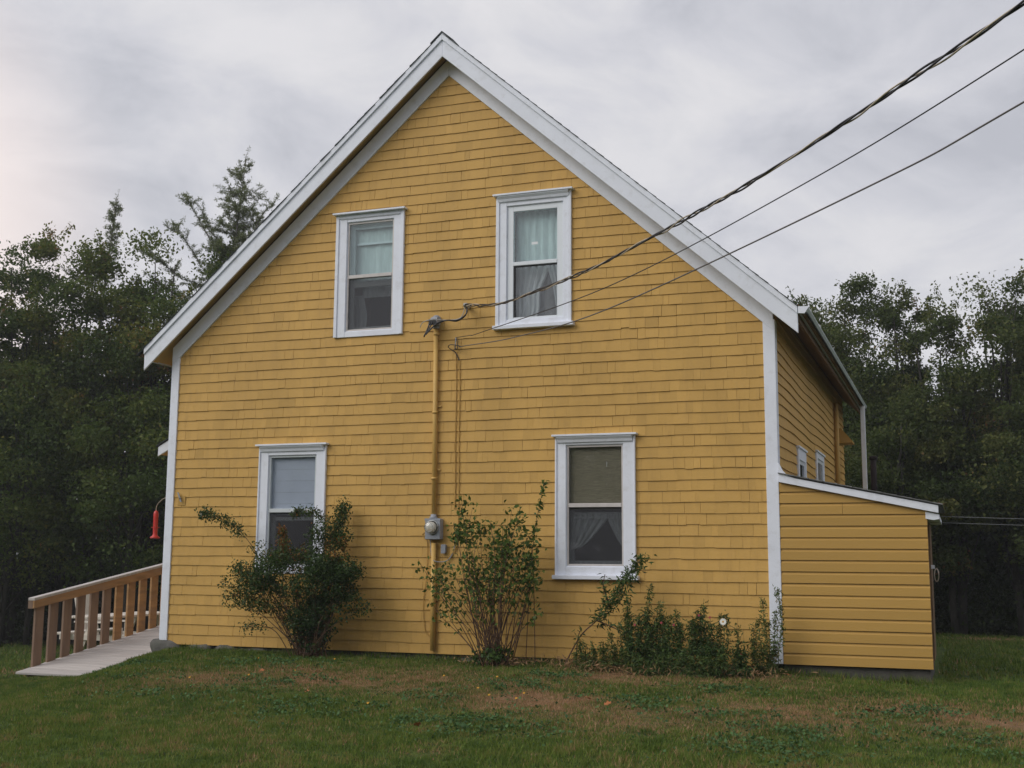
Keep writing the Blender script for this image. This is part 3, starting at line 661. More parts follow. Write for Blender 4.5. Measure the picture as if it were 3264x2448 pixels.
ins = MB(); ins.lathe(INS+Vector((0, .10, 0)), (0, -1, 0), [(0, .03), (.04, .03), (.05, .02), (.07, .036), (.10, .034), (.12, .02), (.15, .012)], 14)
ins.tube([INS+Vector((-.02, 0, .02)), INS+Vector((.05, -.03, -.015)), INS+Vector((.12, -.1, -.03))], .012, 7)
tag(ins.build('wire_insulator', M['porcelain']), "grey porcelain insulator anchoring the thick twisted cable to the shingles", "insulator")
# twisted drop cable
def path(pts, n=26): return bez(pts, n)
main = [INS+Vector((.02, -.03, 0)), Vector((5.26, -1.06, 4.04)), Vector((6.56, -2.52, 3.92)), Vector((7.12, -3.14, 3.90)), Vector((8.76, -4.97, 3.94)), Vector((9.89, -6.24, 4.06)), Vector((10.54, -6.97, 4.15)), Vector((13.0, -9.72, 4.62)), Vector((18.0, -15.3, 6.0)), Vector((22.0, -19.8, 7.5))]
ctr = path(main); dist = [0]
for i in range(1, len(ctr)): dist.append(dist[-1]+(ctr[i]-ctr[i-1]).length)
import bisect
def at_len(s_):
    i = min(max(bisect.bisect(dist, s_)-1, 0), len(ctr)-2); f_ = (s_-dist[i])/(dist[i+1]-dist[i]+1e-9); return ctr[i].lerp(ctr[i+1], f_), (ctr[i+1]-ctr[i]).normalized()
cab = empty('power_cable', INS, "thick twisted three strand power cable running from the insulator up to the right", "cable")
for j in range(3):
    pts = []; s_ = 0; rad = .0095
    while s_ < dist[-1]:
        p, tg = at_len(s_); a = tg.cross(Vector((0, 0, 1))).normalized(); b = a.cross(tg)
        ph = s_*2*math.pi/.85+j*2*math.pi/3+.9*math.sin(s_*1.3)+.5*math.sin(s_*3.1+1); rr = (rad if j < 2 else rad*1.15)*(1.0+.45*math.sin(s_*2.3+j)+.2*math.sin(s_*6.1))
        pts.append(p+(a*math.cos(ph)+b*math.sin(ph))*rr); s_ += .04
    MB().tube(pts, (.0074, .0074, .0062)[j], 7).build('strand', M[('wire_dark', 'wire_dark', 'wire_bare')[j]], cab)
p2 = path([Vector((4.26, -.05, 3.872)), Vector((4.60, -.42, 3.815)), Vector((4.91, -.76, 3.78)), Vector((7.09, -3.02, 3.68)), Vector((9.08, -5.09, 3.81)), Vector((10.55, -6.62, 4.02)), Vector((13, -9.2, 4.5)), Vector((18, -14.4, 5.9)), Vector((22, -18.6, 7.3))])
tag(MB().tube(p2, .0048, 7).build('telephone_cable', M['wire_dark']), "middle thin dark cable crossing below the upper right window", "cable")
p3 = path([Vector((4.33, -.07, 3.745)), Vector((4.44, -.2, 3.73)), Vector((5.5, -1.27, 3.59)), Vector((7.03, -2.81, 3.51)), Vector((9.59, -5.4, 3.67)), Vector((10.55, -6.37, 3.80)), Vector((13, -8.85, 4.25)), Vector((18, -13.9, 5.6)), Vector((22, -18, 7))])
tag(MB().tube(p3, .0062, 7).build('telephone_cable', M['wire_grey']), "lowest grey-brown cable running right from the wall bracket", "cable")
br = empty('cable_bracket', (4.26, -.03, 3.8), "small wire bracket with looped cable end beside the conduit", "bracket")
MB().tube([(4.253, -.03, 3.88), (4.250, -.05, 3.72)], .007, 6).build('hook', M['grey_metal'], br)
MB().tube(bez([(4.27, -.05, 3.86), (4.285, -.06, 3.80), (4.29, -.06, 3.74), (4.265, -.06, 3.722), (4.25, -.06, 3.76)]), .005, 6).build('clamp', M['wire_dark'], br)
MB().tube(bez([(4.35, -.09, 3.745), (4.28, -.10, 3.765), (4.20, -.09, 3.775), (4.165, -.07, 3.755), (4.20, -.05, 3.72), (4.25, -.03, 3.68), (4.30, -.025, 3.58)]), .006, 6).build('loop', M['wire_dark'], br)
for x, y_, nm in ((4.262, 3.70, "left of the two thin yellow painted wires running down beside the conduit"), (4.310, 3.58, "right of the two thin yellow painted wires running down beside the conduit")):
    zl = 1.72 if x < 4.3 else 1.40
    tag(MB().tube(bez([(x-.01, -.022, y_), (x, -.022, 3.2), (x-.004, -.022, 2.6), (x+.003, -.022, 2.0), (x, -.022, zl)]+([(x-.02, -.03, 1.25), (x-.12, -.03, 1.12)] if x > 4.3 else [])), .006, 6).build('wall_wire', M['yellow']), nm, "wire", "wall wires")
# electric meter
mt = empty('electric_meter', (4.0, -.08, 1.47), "grey electric meter box with round glass dome below the conduit", "meter")
MB().box(3.905, 4.110, -.115, -.014, 1.345, 1.600).build('box', M['grey_metal'], mt, .006)
MB().box(3.902, 4.113, -.119, -.112, 1.575, 1.603).build('cover_lip', M['grey_metal'], mt)
MB().lathe((3.995, -.06, 1.60), (0, 0, 1), [(0, .05), (.02, .05), (.03, .036), (.055, .036)], 14).build('hub', M['grey_metal'], mt)
rg = MB().lathe((4.005, -.115, 1.492), (0, -1, 0), [(0, .088), (.022, .088), (.022, .078), (.004, .078)], 28).build('ring', M['steel'], mt)
MB().lathe((4.005, -.115, 1.492), (0, -1, 0), [(0, .070), (.05, .068), (.052, .01)], 24).build('dial', M['dial'], mt)
MB().lathe((4.005, -.119, 1.492), (0, -1, 0), [(0, .076), (.06, .072), (.095, .066), (.108, .050), (.112, .01)], 28).build('glass_dome', M['glass'], mt)
MB().tube([(4.005+.054*math.cos(a/24*2*math.pi), -.224, 1.492+.054*math.sin(a/24*2*math.pi)) for a in range(25)], .0035, 6).build('rim', M['steel'], mt)
MB().box(3.965, 4.045, -.170, -.166, 1.452, 1.472).build('name_plate', M['wire_bare'], mt)
jb = empty('junction_box', (4.12, -.04, 1.23), "small grey junction box right of the conduit below the meter", "box")
MB().box(4.095, 4.160, -.055, -.014, 1.185, 1.285).build('housing', M['grey_metal'], jb, .006)
MB().box(4.10, 4.155, -.060, -.054, 1.175, 1.19).build('lip', M['grey_metal'], jb)
gw = MB().tube(bez([(3.96, -.07, 1.34), (3.965, -.06, 1.28), (3.97, -.06, 1.20), (3.99, -.07, 1.12), (4.03, -.075, 1.08), (4.10, -.06, 1.07), (4.18, -.04, 1.09), (4.24, -.03, 1.16), (4.27, -.025, 1.26), (4.28, -.022, 1.38)]), .006, 6).build('ground_wire', M['grey_metal'])
tag(gw, "grey ground wire looping under the meter box", "wire")
tag(MB().tube(bez([(3.90, -.022, 1.44), (3.855, -.022, 1.43), (3.83, -.022, 1.40), (3.86, -.022, 1.36), (3.90, -.022, 1.30), (3.895, -.022, .9), (3.86, -.022, .6), (3.87, -.022, .35), (3.90, -.022, .22), (3.94, -.022, .17)]), .004, 5).build('earth_wire', M['yellow']), "thin yellow painted wire wandering down the shingles left of the conduit", "wire")

# ================================================================ RAMP
ramp = empty('wheelchair_ramp', (-2.1, 2, -.5), "wooden ramp with pale deck boards and cedar handrail, left of the house", "ramp")
SR = .150
def dz(y): return -.550+(y-.36)*SR
yb = .36; i = 0
while yb < 6.4:
    w_ = .142
    y1 = yb+w_-.011; xr = -1.42
    z0, z1 = (dz(yb), dz(y1)) if yb < 4.2 else (dz(4.2), dz(4.2))
    j = rs.uniform(-.012, .012)
    o = MB().hexa([(-2.74+j, yb, z0-.035), (xr+j, yb, z0-.035), (xr+j, y1, z1-.035), (-2.74+j, y1, z1-.035), (-2.74+j, yb, z0), (xr+j, yb, z0), (xr+j, y1, z1), (-2.74+j, y1, z1)]).build('deck_board', M['deck'], ramp, .005); tone(o.data, [rs.gauss(0, .07)]*6)
    yb += w_
for x in (-2.66, -1.5):
    MB().hexa([(x, .5, dz(.5)-.16), (x+.04, .5, dz(.5)-.16), (x+.04, 6.3, dz(4.2)-.2), (x, 6.3, dz(4.2)-.2), (x, .5, dz(.5)-.04), (x+.04, .5, dz(.5)-.04), (x+.04, 6.3, dz(4.2)-.04), (x, 6.3, dz(4.2)-.04)]).build('joist', M['cedar_grey'], ramp)
def rz(y): return .500+(y-.60)*.158
# handrail cap and side board
MB().hexa([(-2.78, .57, rz(.57)-.04), (-2.66, .57, rz(.57)-.04), (-2.66, 4.6, rz(4.6)-.04), (-2.78, 4.6, rz(4.6)-.04), (-2.78, .57, rz(.57)), (-2.66, .57, rz(.57)), (-2.66, 4.6, rz(4.6)), (-2.78, 4.6, rz(4.6))]).build('handrail', M['deck'], ramp, .004)
MB().hexa([(-2.70, .575, rz(.57)-.155), (-2.665, .575, rz(.57)-.155), (-2.665, 4.6, rz(4.6)-.175), (-2.70, 4.6, rz(4.6)-.175), (-2.70, .575, rz(.57)-.041), (-2.665, .575, rz(.57)-.041), (-2.665, 4.6, rz(4.6)-.041), (-2.70, 4.6, rz(4.6)-.041)]).build('side_rail', M['cedar'], ramp, .004)
MB().hexa([(-2.78, .573, rz(.57)-.155), (-2.70, .573, rz(.57)-.155), (-2.70, .62, rz(.62)-.155), (-2.78, .62, rz(.62)-.155), (-2.78, .573, rz(.57)-.041), (-2.70, .573, rz(.57)-.041), (-2.70, .62, rz(.62)-.041), (-2.78, .62, rz(.62)-.041)]).build('end_block', M['cedar_grey'], ramp)
yb = .66
for i in range(13):
    wd = .175
    top = rz(yb)-.13; bot = dz(yb)-.14
    o = MB().hexa([(-2.745, yb, bot), (-2.705, yb, bot), (-2.705, yb+wd, bot+.02), (-2.745, yb+wd, bot+.02), (-2.745, yb, top), (-2.705, yb, top), (-2.705, yb+wd, top+wd*.158), (-2.745, yb+wd, top+wd*.158)]).build('baluster', M['cedar'] if i > 5 else M['cedar_grey'], ramp, .003)
    yb += .300
# picnic table and chair beyond the ramp
pt = empty('picnic_table', (-4.0, 4.4, -.8), "cream painted picnic table on the lawn behind the ramp railing", "table")
zg = float(G(-4, 4.4))
for k_ in range(5): MB().box(-4.4+k_*.15, -4.4+k_*.15+.14, 3.32, 5.45, .04, .08).build('tabletop_plank', M['cream'], pt, .004)
for x, z_ in ((-3.45, -.23), (-3.31, -.23), (-4.95, -.23), (-4.81, -.23)): MB().box(x, x+.13, 3.6, 5.2, z_-.035, z_).build('seat_plank', M['cream'], pt, .004)
for y_ in (3.8, 4.95):
    MB().box(-4.95, -3.2, y_, y_+.04, -.36, -.27).build('seat_beam', M['cream'], pt)
    for s_ in (-1, 1):
        MB().hexa([(-4.03+s_*.62-.05, y_+.041, zg), (-4.03+s_*.62+.05, y_+.041, zg), (-4.03+s_*.62+.05, y_+.08, zg), (-4.03+s_*.62-.05, y_+.08, zg), (-4.03+s_*.22-.05, y_+.041, .04), (-4.03+s_*.22+.05, y_+.041, .04), (-4.03+s_*.22+.05, y_+.08, .04), (-4.03+s_*.22-.05, y_+.08, .04)]).build('leg', M['cream'], pt)
ch = empty('garden_chair', (-5.2, 5.1, -.8), "cream slatted garden chair glimpsed through the ramp balusters", "chair")
for k_ in range(5): MB().hexa([(-5.5+k_*.0, 5.0+k_*.11, -.45), (-5.47, 5.0+k_*.11, -.45), (-5.47, 5.09+k_*.11, -.45), (-5.5, 5.09+k_*.11, -.45), (-5.72, 5.0+k_*.11, .48), (-5.69, 5.0+k_*.11, .48), (-5.69, 5.09+k_*.11, .48), (-5.72, 5.09+k_*.11, .48)]).build('back_slat', M['cream'], ch)
for k_ in range(4): MB().box(-5.45+k_*.12, -5.35+k_*.12, 5.0, 5.55, -.42, -.40).build('seat_slat', M['cream'], ch)
for y_ in (4.93, 5.56):
    MB().box(-5.6, -4.85, y_, y_+.09, -.14, -.11).build('arm', M['cream'], ch)
    for x_ in (-4.95, -5.5): MB().box(x_, x_+.07, y_+.02, y_+.06, -.86, -.14).build('leg', M['cream'], ch)
# hummingbird feeder
bf = empty('bird_feeder', (-.47, .4, 1.4), "red plastic tube bird feeder hanging by the left corner of the house", "bird feeder")
FC = Vector((-.475, .4, 1.36))
MB().lathe(FC, (0, 0, 1), [(.03, .040), (.05, .034), (.09, .031), (.30, .034), (.345, .036), (.375, .028), (.39, .012)], 18).build('tube', M['red'], bf)
MB().lathe(FC, (0, 0, 1), [(0, .060), (.012, .070), (.022, .066), (.035, .042), (.05, .036)], 18).build('base', M['red'], bf)
for a_ in (0, 1.57, 3.14, 4.71): MB().tube([FC+Vector((.028*math.cos(a_+.3), .028*math.sin(a_+.3), .15)), FC+Vector((.055*math.cos(a_+.3), .055*math.sin(a_+.3), .155))], .006, 6).build('feeding_port', M['red'], bf)
MB().tube(bez([FC+Vector((0, 0, .38)), FC+Vector((.0, 0, .44)), (-.43, .38, 1.85), (-.30, .3, 1.905), (-.12, .2, 1.93), (.0, .08, 1.92)]), .0055, 6).build('hanger', M['wire_bare'], bf)

# ================================================================ TREES
def limb_pts(a, b, bend, n=5, rng=RNG):
    a = np.array(a, float); b = np.array(b, float); out = []
    off = rng.normal(size=3)*bend
    for i in range(n+1):
        t_ = i/n; out.append(a*(1-t_)+b*t_+off*math.sin(t_*math.pi)+rng.normal(size=3)*bend*.12)
    return out
def tree(base, H, rad, z0_, nleaf, lsize, m, label, seed, leafy=1., tint0=.45, group=None, cat="tree", topfac=1.0, nclump=80, ry=None, trunk_r=.11, shoots=20, dens=1.):
    z0 = z0_-.9 if z0_ < 3 else z0_-.6
    rng = np.random.default_rng(seed); x, y = base; zb = float(G(x, y)); ry = ry or rad
    t_ = empty('broadleaf_tree', (x, y, zb), label, cat, group)
    tr = MB(); stems = rng.integers(1, 4)
    tops = []
    for s_ in range(stems):
        tx, ty = x+rng.normal()*rad*.28, y+rng.normal()*ry*.25
        p = limb_pts((x+rng.normal()*.12, y+rng.normal()*.12, zb-.1), (tx, ty, zb+H*.86), .18, 8, rng)
        r0 = trunk_r*rng.uniform(.7, 1.1); tr.tube([tuple(q) for q in p], [r0*(1-.85*i/8) for i in range(9)], 7); tops.append(p)
    # clumps
    C_ = []
    while len(C_) < nclump:
        u = rng.uniform(-1, 1, 3); r_ = np.linalg.norm(u)
        if r_ > 1 or r_ < .35: continue
        zf = (u[2]+1)/2
        prof = 1.0 if zf < .55 else 1-((zf-.55)/.45)**2*.55
        C_.append((x+u[0]*rad*prof, y+u[1]*ry*prof, zb+z0+(H-z0)*zf*.96))
    C_ = np.array(C_)
    for c in C_[::3]:
        st = tops[rng.integers(0, len(tops))]; k_ = int(np.clip((c[2]-zb)/H*8-1.5, 1, 7)); a_ = st[k_]
        tr.tube([tuple(q) for q in limb_pts(a_, c, .15, 4, rng)], [.035, .026, .018, .011, .006], 5, False)
    P = []; TI = []
    per = int(nleaf*.8/nclump)
    for c in C_:
        n_ = int(per*rng.uniform(.5, 1.5)); s_ = np.array([.42, .42, .26])*rng.uniform(.6, 1.25)*rad/2.1
        q = rng.normal(size=(n_, 3)); q = np.clip(q, -1.75, 1.75)*s_*.85; P.append(q+c); TI.append(np.full(n_, rng.normal(tint0, .16))+rng.normal(size=n_)*.10)
    # shoots on the outline: the ragged top edge against the sky
    hi = C_[np.argsort(-C_[:, 2])][:max(8, nclump//3)]
    for s_ in range(shoots):
        c = hi[rng.integers(0, len(hi))]; d = np.array([rng.normal()*.4, rng.normal()*.4, rng.uniform(.6, 1.3)]); L_ = rng.uniform(.35, .95)*topfac
        e_ = c+d*L_; tr.tube([tuple(c), tuple((c+e_)/2+rng.normal(size=3)*.05), tuple(e_)], [.010, .006, .003], 4, False)
        n_ = int(120*L_*dens); k_ = rng.uniform(0, 1.05, n_)**.8
        P.append(c+(e_-c)*k_[:, None]+rng.normal(size=(n_, 3))*(.115-.07*np.clip(k_, 0, 1))[:, None]); TI.append(np.full(n_, rng.normal(tint0+.1, .14))+rng.normal(size=n_)*.08)
    P = np.concatenate(P); TI = np.concatenate(TI); TI = TI+.10*np.sin(P[:, 0]*1.9+seed)*np.cos(P[:, 2]*2.3+P[:, 1])
    tr.build('trunk', M['bark'], t_)
    quads('crown', leaves(P, lsize*.92, .5, .6, rng), TI, M[m], t_)
    return t_
LT = [  # x, y, height, radius, label, tint, seed
 ((-14.9, 9.6), 11.9, 2.1, "leftmost broadleaf tree of the left wood, at the photo's edge", .50, 21),
 ((-12.9, 11.0), 11.3, 1.7, "tall tree with a pointed reddish green top at the far left", .60, 22),
 ((-11.2, 11.4), 10.9, 1.9, "dense tree standing below the small thin larch top", .56, 23),
 ((-9.5, 12.2), 11.5, 1.9, "rounded tree in the left wood between the two larches", .60, 24),
 ((-7.6, 12.9), 10.7, 2.0, "tree with dark green crown in front of the big larch", .36, 25),
 ((-5.4, 14.6), 10.8, 2.3, "tree of the left wood partly hidden behind the left roof slope", .50, 26),
 ((-12.0, 9.9), 6.6, 2.0, "lower bushy tree at the front of the far left wood", .45, 27),
 ((-8.9, 10.9), 6.6, 2.1, "lower bushy tree in front of the left wood nearest the house corner", .40, 28)]
for b_, H_, r_, lab, ti, sd_ in LT:
    low = H_ < 8
    tree(b_, H_, r_, 2.4 if low else 2.6, 46000 if not low else 30000, .110, 'tree', lab, sd_, tint0=ti, group="broadleaf trees of the left wood", nclump=84, topfac=1.0 if not low else .5)
RT = [
 ((6.1, 18.0), 9.3, 2.0, "tree just right of the roof's eave, behind the house", .45, 41, 22000, 80),
 ((8.1, 17.4), 9.4, 1.6, "open crowned tree with sky showing through, above the shed", .42, 42, 17000, 70),
 ((9.25, 16.6), 8.8, .75, "slim tree with a feathery top between the two taller right crowns", .42, 43, 5500, 30),
 ((10.0, 15.6), 7.6, 1.3, "lower tree filling the dip in the right treeline", .50, 44, 15000, 50),
 ((11.3, 16.0), 9.0, 1.7, "tall dense tree at the right of the photo", .45, 45, 26000, 80),
 ((13.2, 16.3), 8.9, 1.9, "rightmost tree at the photo's right edge", .42, 46, 20000, 70),
 ((9.0, 15.0), 5.4, 1.7, "low dense bushy tree right behind the shed roof", .40, 47, 20000, 70),
 ((12.2, 14.7), 5.6, 1.8, "low bushy tree overhanging the lawn at the right", .36, 48, 20000, 70)]
for b_, H_, r_, lab, ti, sd_, nl, nc in RT:
    low = H_ < 6
    tree(b_, H_, r_, 3.6 if nl < 10000 else 2.2, int(nl*1.7), .098, 'tree2', lab, sd_, tint0=ti, group="trees of the right wood", nclump=nc, topfac=.75 if not low else .4)
# larches
def larch(base, H, top_off, limbs, label, seed, zfrom, ln, lmax=1.5):
    rng = np.random.default_rng(seed); x, y = base; zb = float(G(x, y)); t_ = empty('larch_tree', (x, y, zb), label, "larch", "larches above the left wood")
    tr = MB(); P = []; D = []
    top = np.array([x+top_off[0], y+top_off[1], zb+H]); bot = np.array([x, y, zb])
    tr.tube([tuple(bot*(1-k_)+top*k_+np.array([.08*math.sin(k_*7), 0, 0])) for k_ in np.linspace(0, 1, 14)], [max(.012, .13*(1-k_)) for k_ in np.linspace(0, 1, 14)], 7)
    def brush(a_, b_, r0, sub=True, dens=210):
        pts = limb_pts(a_, b_, .05, 6, rng); tr.tube([tuple(q) for q in pts], [r0*(1-.8*i/6) for i in range(7)], 5, False)
        a_, b_ = np.array(a_), np.array(b_); L_ = np.linalg.norm(b_-a_); n_ = int(dens*L_)
        k_ = rng.uniform(.05, 1, n_); idx_ = np.clip((k_*6).astype(int), 0, 5); pa = np.array(pts)
        q = pa[idx_]+(pa[idx_+1]-pa[idx_])*(k_*6-idx_)[:, None]; P.append(q+rng.normal(size=q.shape)*.02); D.append(rng.normal(size=q.shape)+(b_-a_)/L_*.8)
        if sub:
            for s_ in range(int(L_*9)):
                k2 = rng.uniform(.15, 1); c = a_*(1-k2)+b_*k2; d = rng.normal(size=3); d[2] = abs(d[2])*.5-.15; d /= np.linalg.norm(d)
                brush(c, c+(d+(b_-a_)/L_*.5)*rng.uniform(.18, .48)*(1.1-k2*.4), .006, False, 230)
    for k_ in np.linspace(zfrom, .985, ln):
        c = bot*(1-k_)+top*k_
        for s_ in range(3):
            an = rng.uniform(0, 6.28); L_ = (.25+2.6*(1-k_))*rng.uniform(.5, 1.0); L_ = min(L_, lmax*rng.uniform(.7, 1))
            brush(c, c+np.array([math.cos(an)*L_, math.sin(an)*L_, L_*rng.uniform(.1, .6)]), .012, L_ > .25)
    for (kk, dx, dy, dz_) in limbs:
        c = bot*(1-kk)+top*kk; e_ = c+np.array([dx, dy, dz_]); mid = (c+e_)/2-np.array([0, 0, .25*abs(dx)*.4])
        brush(c, mid, .035); brush(mid, e_, .022)
    brush(top-np.array([0, 0, .1]), top+np.array([top_off[0]*.15+.05, 0, .28]), .006, False, 60)
    tr.build('trunk', M['bark_l'], t_)
    P = np.concatenate(P); D = np.concatenate(D)
    quads('needles', leaves(P, .075, .0, .24, rng, dirs=D, droop=0), rng.uniform(0, 1, len(P)), M['needle'], t_)
    return t_
larch((-8.35, 12.9), 13.0, (.75, .1), [(.70, -2.7, -.6, 1.75), (.70, -1.7, -.4, 2.2), (.76, -1.3, -.5, 2.1), (.72, 1.6, .4, 1.6), (.66, -2.2, -.3, 1.2), (.80, 1.1, 0, 1.2), (.78, -.9, -.3, 1.4)], "tall larch with upswept limbs rising above the left wood", 5, .62, 30)
larch((-11.6, 11.9), 11.9, (.62, .1), [(.80, -1.2, 0, .35)], "thin leaning larch top poking above the far left wood", 6, .82, 30, .22)
# bare pale trunks under the left wood
for i, (x, y, dx, lab) in enumerate([(-13.4, 10.3, -.25, "pale forked bare trunk at the photo's left edge"), (-13.0, 10.6, .5, "bare trunk leaning right, second from the left edge"), (-12.1, 10.9, .1, "straight pale trunk under the left wood, left of the ramp rail"), (-11.3, 11.2, .8, "bare trunk leaning strongly right above the rail's low end"), (-10.7, 11.5, .55, "slender grey trunk above the second baluster"), (-9.5, 11.9, .3, "dim trunk in shade nearest the bird feeder")]):
    zb = float(G(x, y)); o = empty('bare_trunk', (x, y, zb), lab, "tree trunk", "bare trunks under the left wood"); t_ = MB()
    p = limb_pts((x, y, zb-.1), (x+dx, y, zb+4.6), .10, 7); t_.tube([tuple(q) for q in p], [.085-.006*k_ for k_ in range(8)], 7)
    t_.build('trunk', M['bark'], o)
    b2 = MB(); b2.tube([tuple(q) for q in limb_pts(p[2], p[2]+np.array([.5 if i % 2 else -.55, .1, 1.9]), .06, 4)], [.05, .04, .03, .022, .015], 6); b2.build('limb', M['bark'], o)
# deep wood behind: reads as one dark mass
rng = np.random.default_rng(77)
P = []
for (xa, xb, y0, y1, ztop, n_) in [(-34, -3, 0, 5, 7.6, 60000), (-40, -12, -3, 3, 7.0, 18000), (1.5, 30, 0, 5, 6.2, 80000)]:
    x = rng.uniform(xa, xb, n_)
    front = np.where(x < -12, 10.8+(x+12)*.75, 10.8+(x+12)*.60) if xb < 0 else np.full(n_, 17.6)
    y = front+rng.uniform(1.6, 5.5, n_)
    z = G(x, y)+rng.uniform(0, 1, n_)*(ztop+.8*np.sin(x*1.7)+.5*np.sin(x*4.1+2))
    P.append(np.stack([x, y, z], 1))
P = np.concatenate(P)
# the tree line that faces the house, behind the photographer: it shades the low sky and shows in the panes
Q = []
for k_ in range(160):
    a_ = R(rng.uniform(95, 265)); d_ = rng.uniform(33, 40); cx, cy = 4+d_*math.sin(a_), -4+d_*math.cos(a_)*1.25; hh_ = rng.uniform(8, 12)
    n_ = 260; q = rng.normal(size=(n_, 3))*np.array([1.7, 1.7, 0])+np.array([cx, cy, 0]); q[:, 2] = float(G(cx, cy))+rng.uniform(0, 1, n_)**.8*hh_; Q.append(q)
Q = np.concatenate(Q)
tag(quads('woods', leaves(Q, .8, .3, .9, rng), rng.uniform(0, 1, len(Q)), M['woods']), "line of woods facing the gable across the lawn", "woods", kind='stuff')
tag(quads('woods', leaves(P, .33, .3, .8, rng), rng.uniform(0, 1, len(P)), M['woods']), "dark mass of woods behind the front trees", "woods", kind='stuff')
# understorey fringe at the wood's foot
P = []
for k_ in range(300):
    left = k_ < 150
    if left: x = rng.uniform(-17, -3.5); y = 10.9+(x+12)*.60+.6+rng.uniform(.2, 1.8) if x > -12 else 10.8+(x+12)*.75+rng.uniform(.5, 1.8)
    else: x = rng.uniform(5, 16); y = 15.9+rng.uniform(.0, 1.6)
    n_ = 190; c = np.array([x, y, float(G(x, y))+rng.uniform(.05, 1.5)]); P.append(c+rng.normal(size=(n_, 3))*np.array([.4, .4, .28]))
P = np.concatenate(P); P[:, 2] = np.maximum(P[:, 2], G(P[:, 0], P[:, 1]))
tag(quads('undergrowth', leaves(P, .10, .5, .6, rng), rng.uniform(0, .7, len(P)), M['woods']), "low dark undergrowth along the foot of the woods", "undergrowth", kind='stuff')

# ================================================================ SHRUBS BY THE WALL
def cane_shrub(name, label, cat, base, canes, blobs, m, seed, lsize, dens=150, stemr=.008, stem='stem', up=.5, width=.55, tint=.5, basal=0):
    """canes: lists of 3-D points; blobs: (cx,cy,cz,rx,ry,rz,n,tint)"""
    rng = np.random.default_rng(seed); t_ = empty(name, (base[0], base[1], float(G(*base))), label, cat); st = MB(); P = []; TI = []
    for cn in canes:
        pts = bez(cn[0], 5); dn = cn[1] if len(cn) > 1 else 1; k0 = cn[2] if len(cn) > 2 else .25; tn = cn[3] if len(cn) > 3 else tint; sp = cn[4] if len(cn) > 4 else .035
        n_ = len(pts); st.tube(pts, [stemr*(1.1-.75*i/n_) for i in range(n_)], 5, False)
        pa = np.array(pts); L_ = sum((pts[i+1]-pts[i]).length for i in range(n_-1)); cnt = int(dens*L_*dn)
        k_ = rng.uniform(k0, 1.0, cnt); f_ = k_*(n_-1); i_ = np.clip(f_.astype(int), 0, n_-2)
        q = pa[i_]+(pa[i_+1]-pa[i_])*(f_-i_)[:, None]; P.append(q+rng.normal(size=q.shape)*sp); TI.append(rng.normal(tn, .2, cnt))
    for (cx, cy, cz, rx, ry_, rz_, n_, tn) in blobs:
        q = rng.normal(size=(n_, 3)); q /= np.linalg.norm(q, axis=1)[:, None]; q *= rng.uniform(.2, 1, n_)[:, None]**.6
        nb = 14; cc = rng.normal(size=(nb, 3)); cc /= np.linalg.norm(cc, axis=1)[:, None]; cc *= rng.uniform(.4, 1, nb)[:, None]
        a_ = rng.integers(0, nb, n_); q = cc[a_]+q*.42
        P.append(np.array([cx, cy, cz])+q*np.array([rx, ry_, rz_])); TI.append(rng.normal(tn, .2, n_))
        for j in range(5):
            c = np.array([cx, cy, cz])+cc[j]*np.array([rx, ry_, rz_])*.8; st.tube([tuple(v) for v in limb_pts((base[0]+rng.normal()*.08, base[1], float(G(*base))), c, .08, 5, rng)], [stemr*1.2*(1-.14*i) for i in range(6)], 5, False)
    P = np.concatenate(P); TI = np.concatenate(TI); P[:, 1] = np.minimum(P[:, 1], -.05)
    st.build('stems', M[stem], t_); quads('foliage', leaves(P, lsize, up, width, rng), TI, M[m], t_); return t_
gz = float(G(2.5, -.45)); V = Vector
canes = []
rr = random.Random(5)
for i in range(30):      # dense upright canes at the foot
    x = 2.5+rr.gauss(0, .12); tx = 2.5+rr.gauss(0, .28); canes.append(([V((x, -.45+rr.gauss(0, .06), gz)), V(((x+tx)/2, -.45, .3)), V((tx, -.42+rr.gauss(0, .1), .55+rr.random()*.3))], .12, .5))
canes += [([V((2.38, -.45, gz)), V((2.2, -.48, .25)), V((1.95, -.5, .75)), V((1.75, -.5, 1.15)), V((1.62, -.5, 1.32)), V((1.42, -.5, 1.5)), V((1.2, -.5, 1.60)), V((1.0, -.5, 1.67)), V((.93, -.5, 1.66))], 1.3, .55, .5, .04),
          ([V((2.55, -.45, gz)), V((2.7, -.42, .8)), V((2.72, -.3, 1.3)), V((2.78, -.2, 1.6)), V((2.80, -.2, 1.78))], 2.4, .45, .55, .05),
          ([V((2.6, -.45, gz)), V((2.72, -.4, .9)), V((2.68, -.3, 1.45)), V((2.5, -.3, 1.66)), V((2.25, -.3, 1.70)), V((2.15, -.3, 1.66))], .9, .5, .6, .03),
          ([V((2.4, -.45, gz)), V((2.25, -.5, .9)), V((2.13, -.5, 1.32)), V((2.12, -.5, 1.46))], 1.2, .5, .98, .03),
          ([V((2.4, -.45, gz)), V((2.15, -.5, .7)), V((1.8, -.5, .85)), V((1.45, -.5, .98))], 1.6, .3, .55, .05),
          ([V((2.35, -.5, gz)), V((2.1, -.55, .45)), V((1.75, -.6, .60)), V((1.42, -.6, .66))], 1.4, .3, .7, .05),
          ([V((2.3, -.5, gz)), V((2.1, -.55, .2)), V((1.85, -.6, .28)), V((1.66, -.6, .22))], .8, .5, .6, .04),
          ([V((2.6, -.45, gz)), V((2.9, -.5, .5)), V((3.15, -.5, .62)), V((3.30, -.5, .50))], 1.3, .35, .45, .05),
          ([V((2.6, -.45, gz)), V((2.95, -.5, .8)), V((3.2, -.5, .95))], 1.3, .35, .4, .05)]
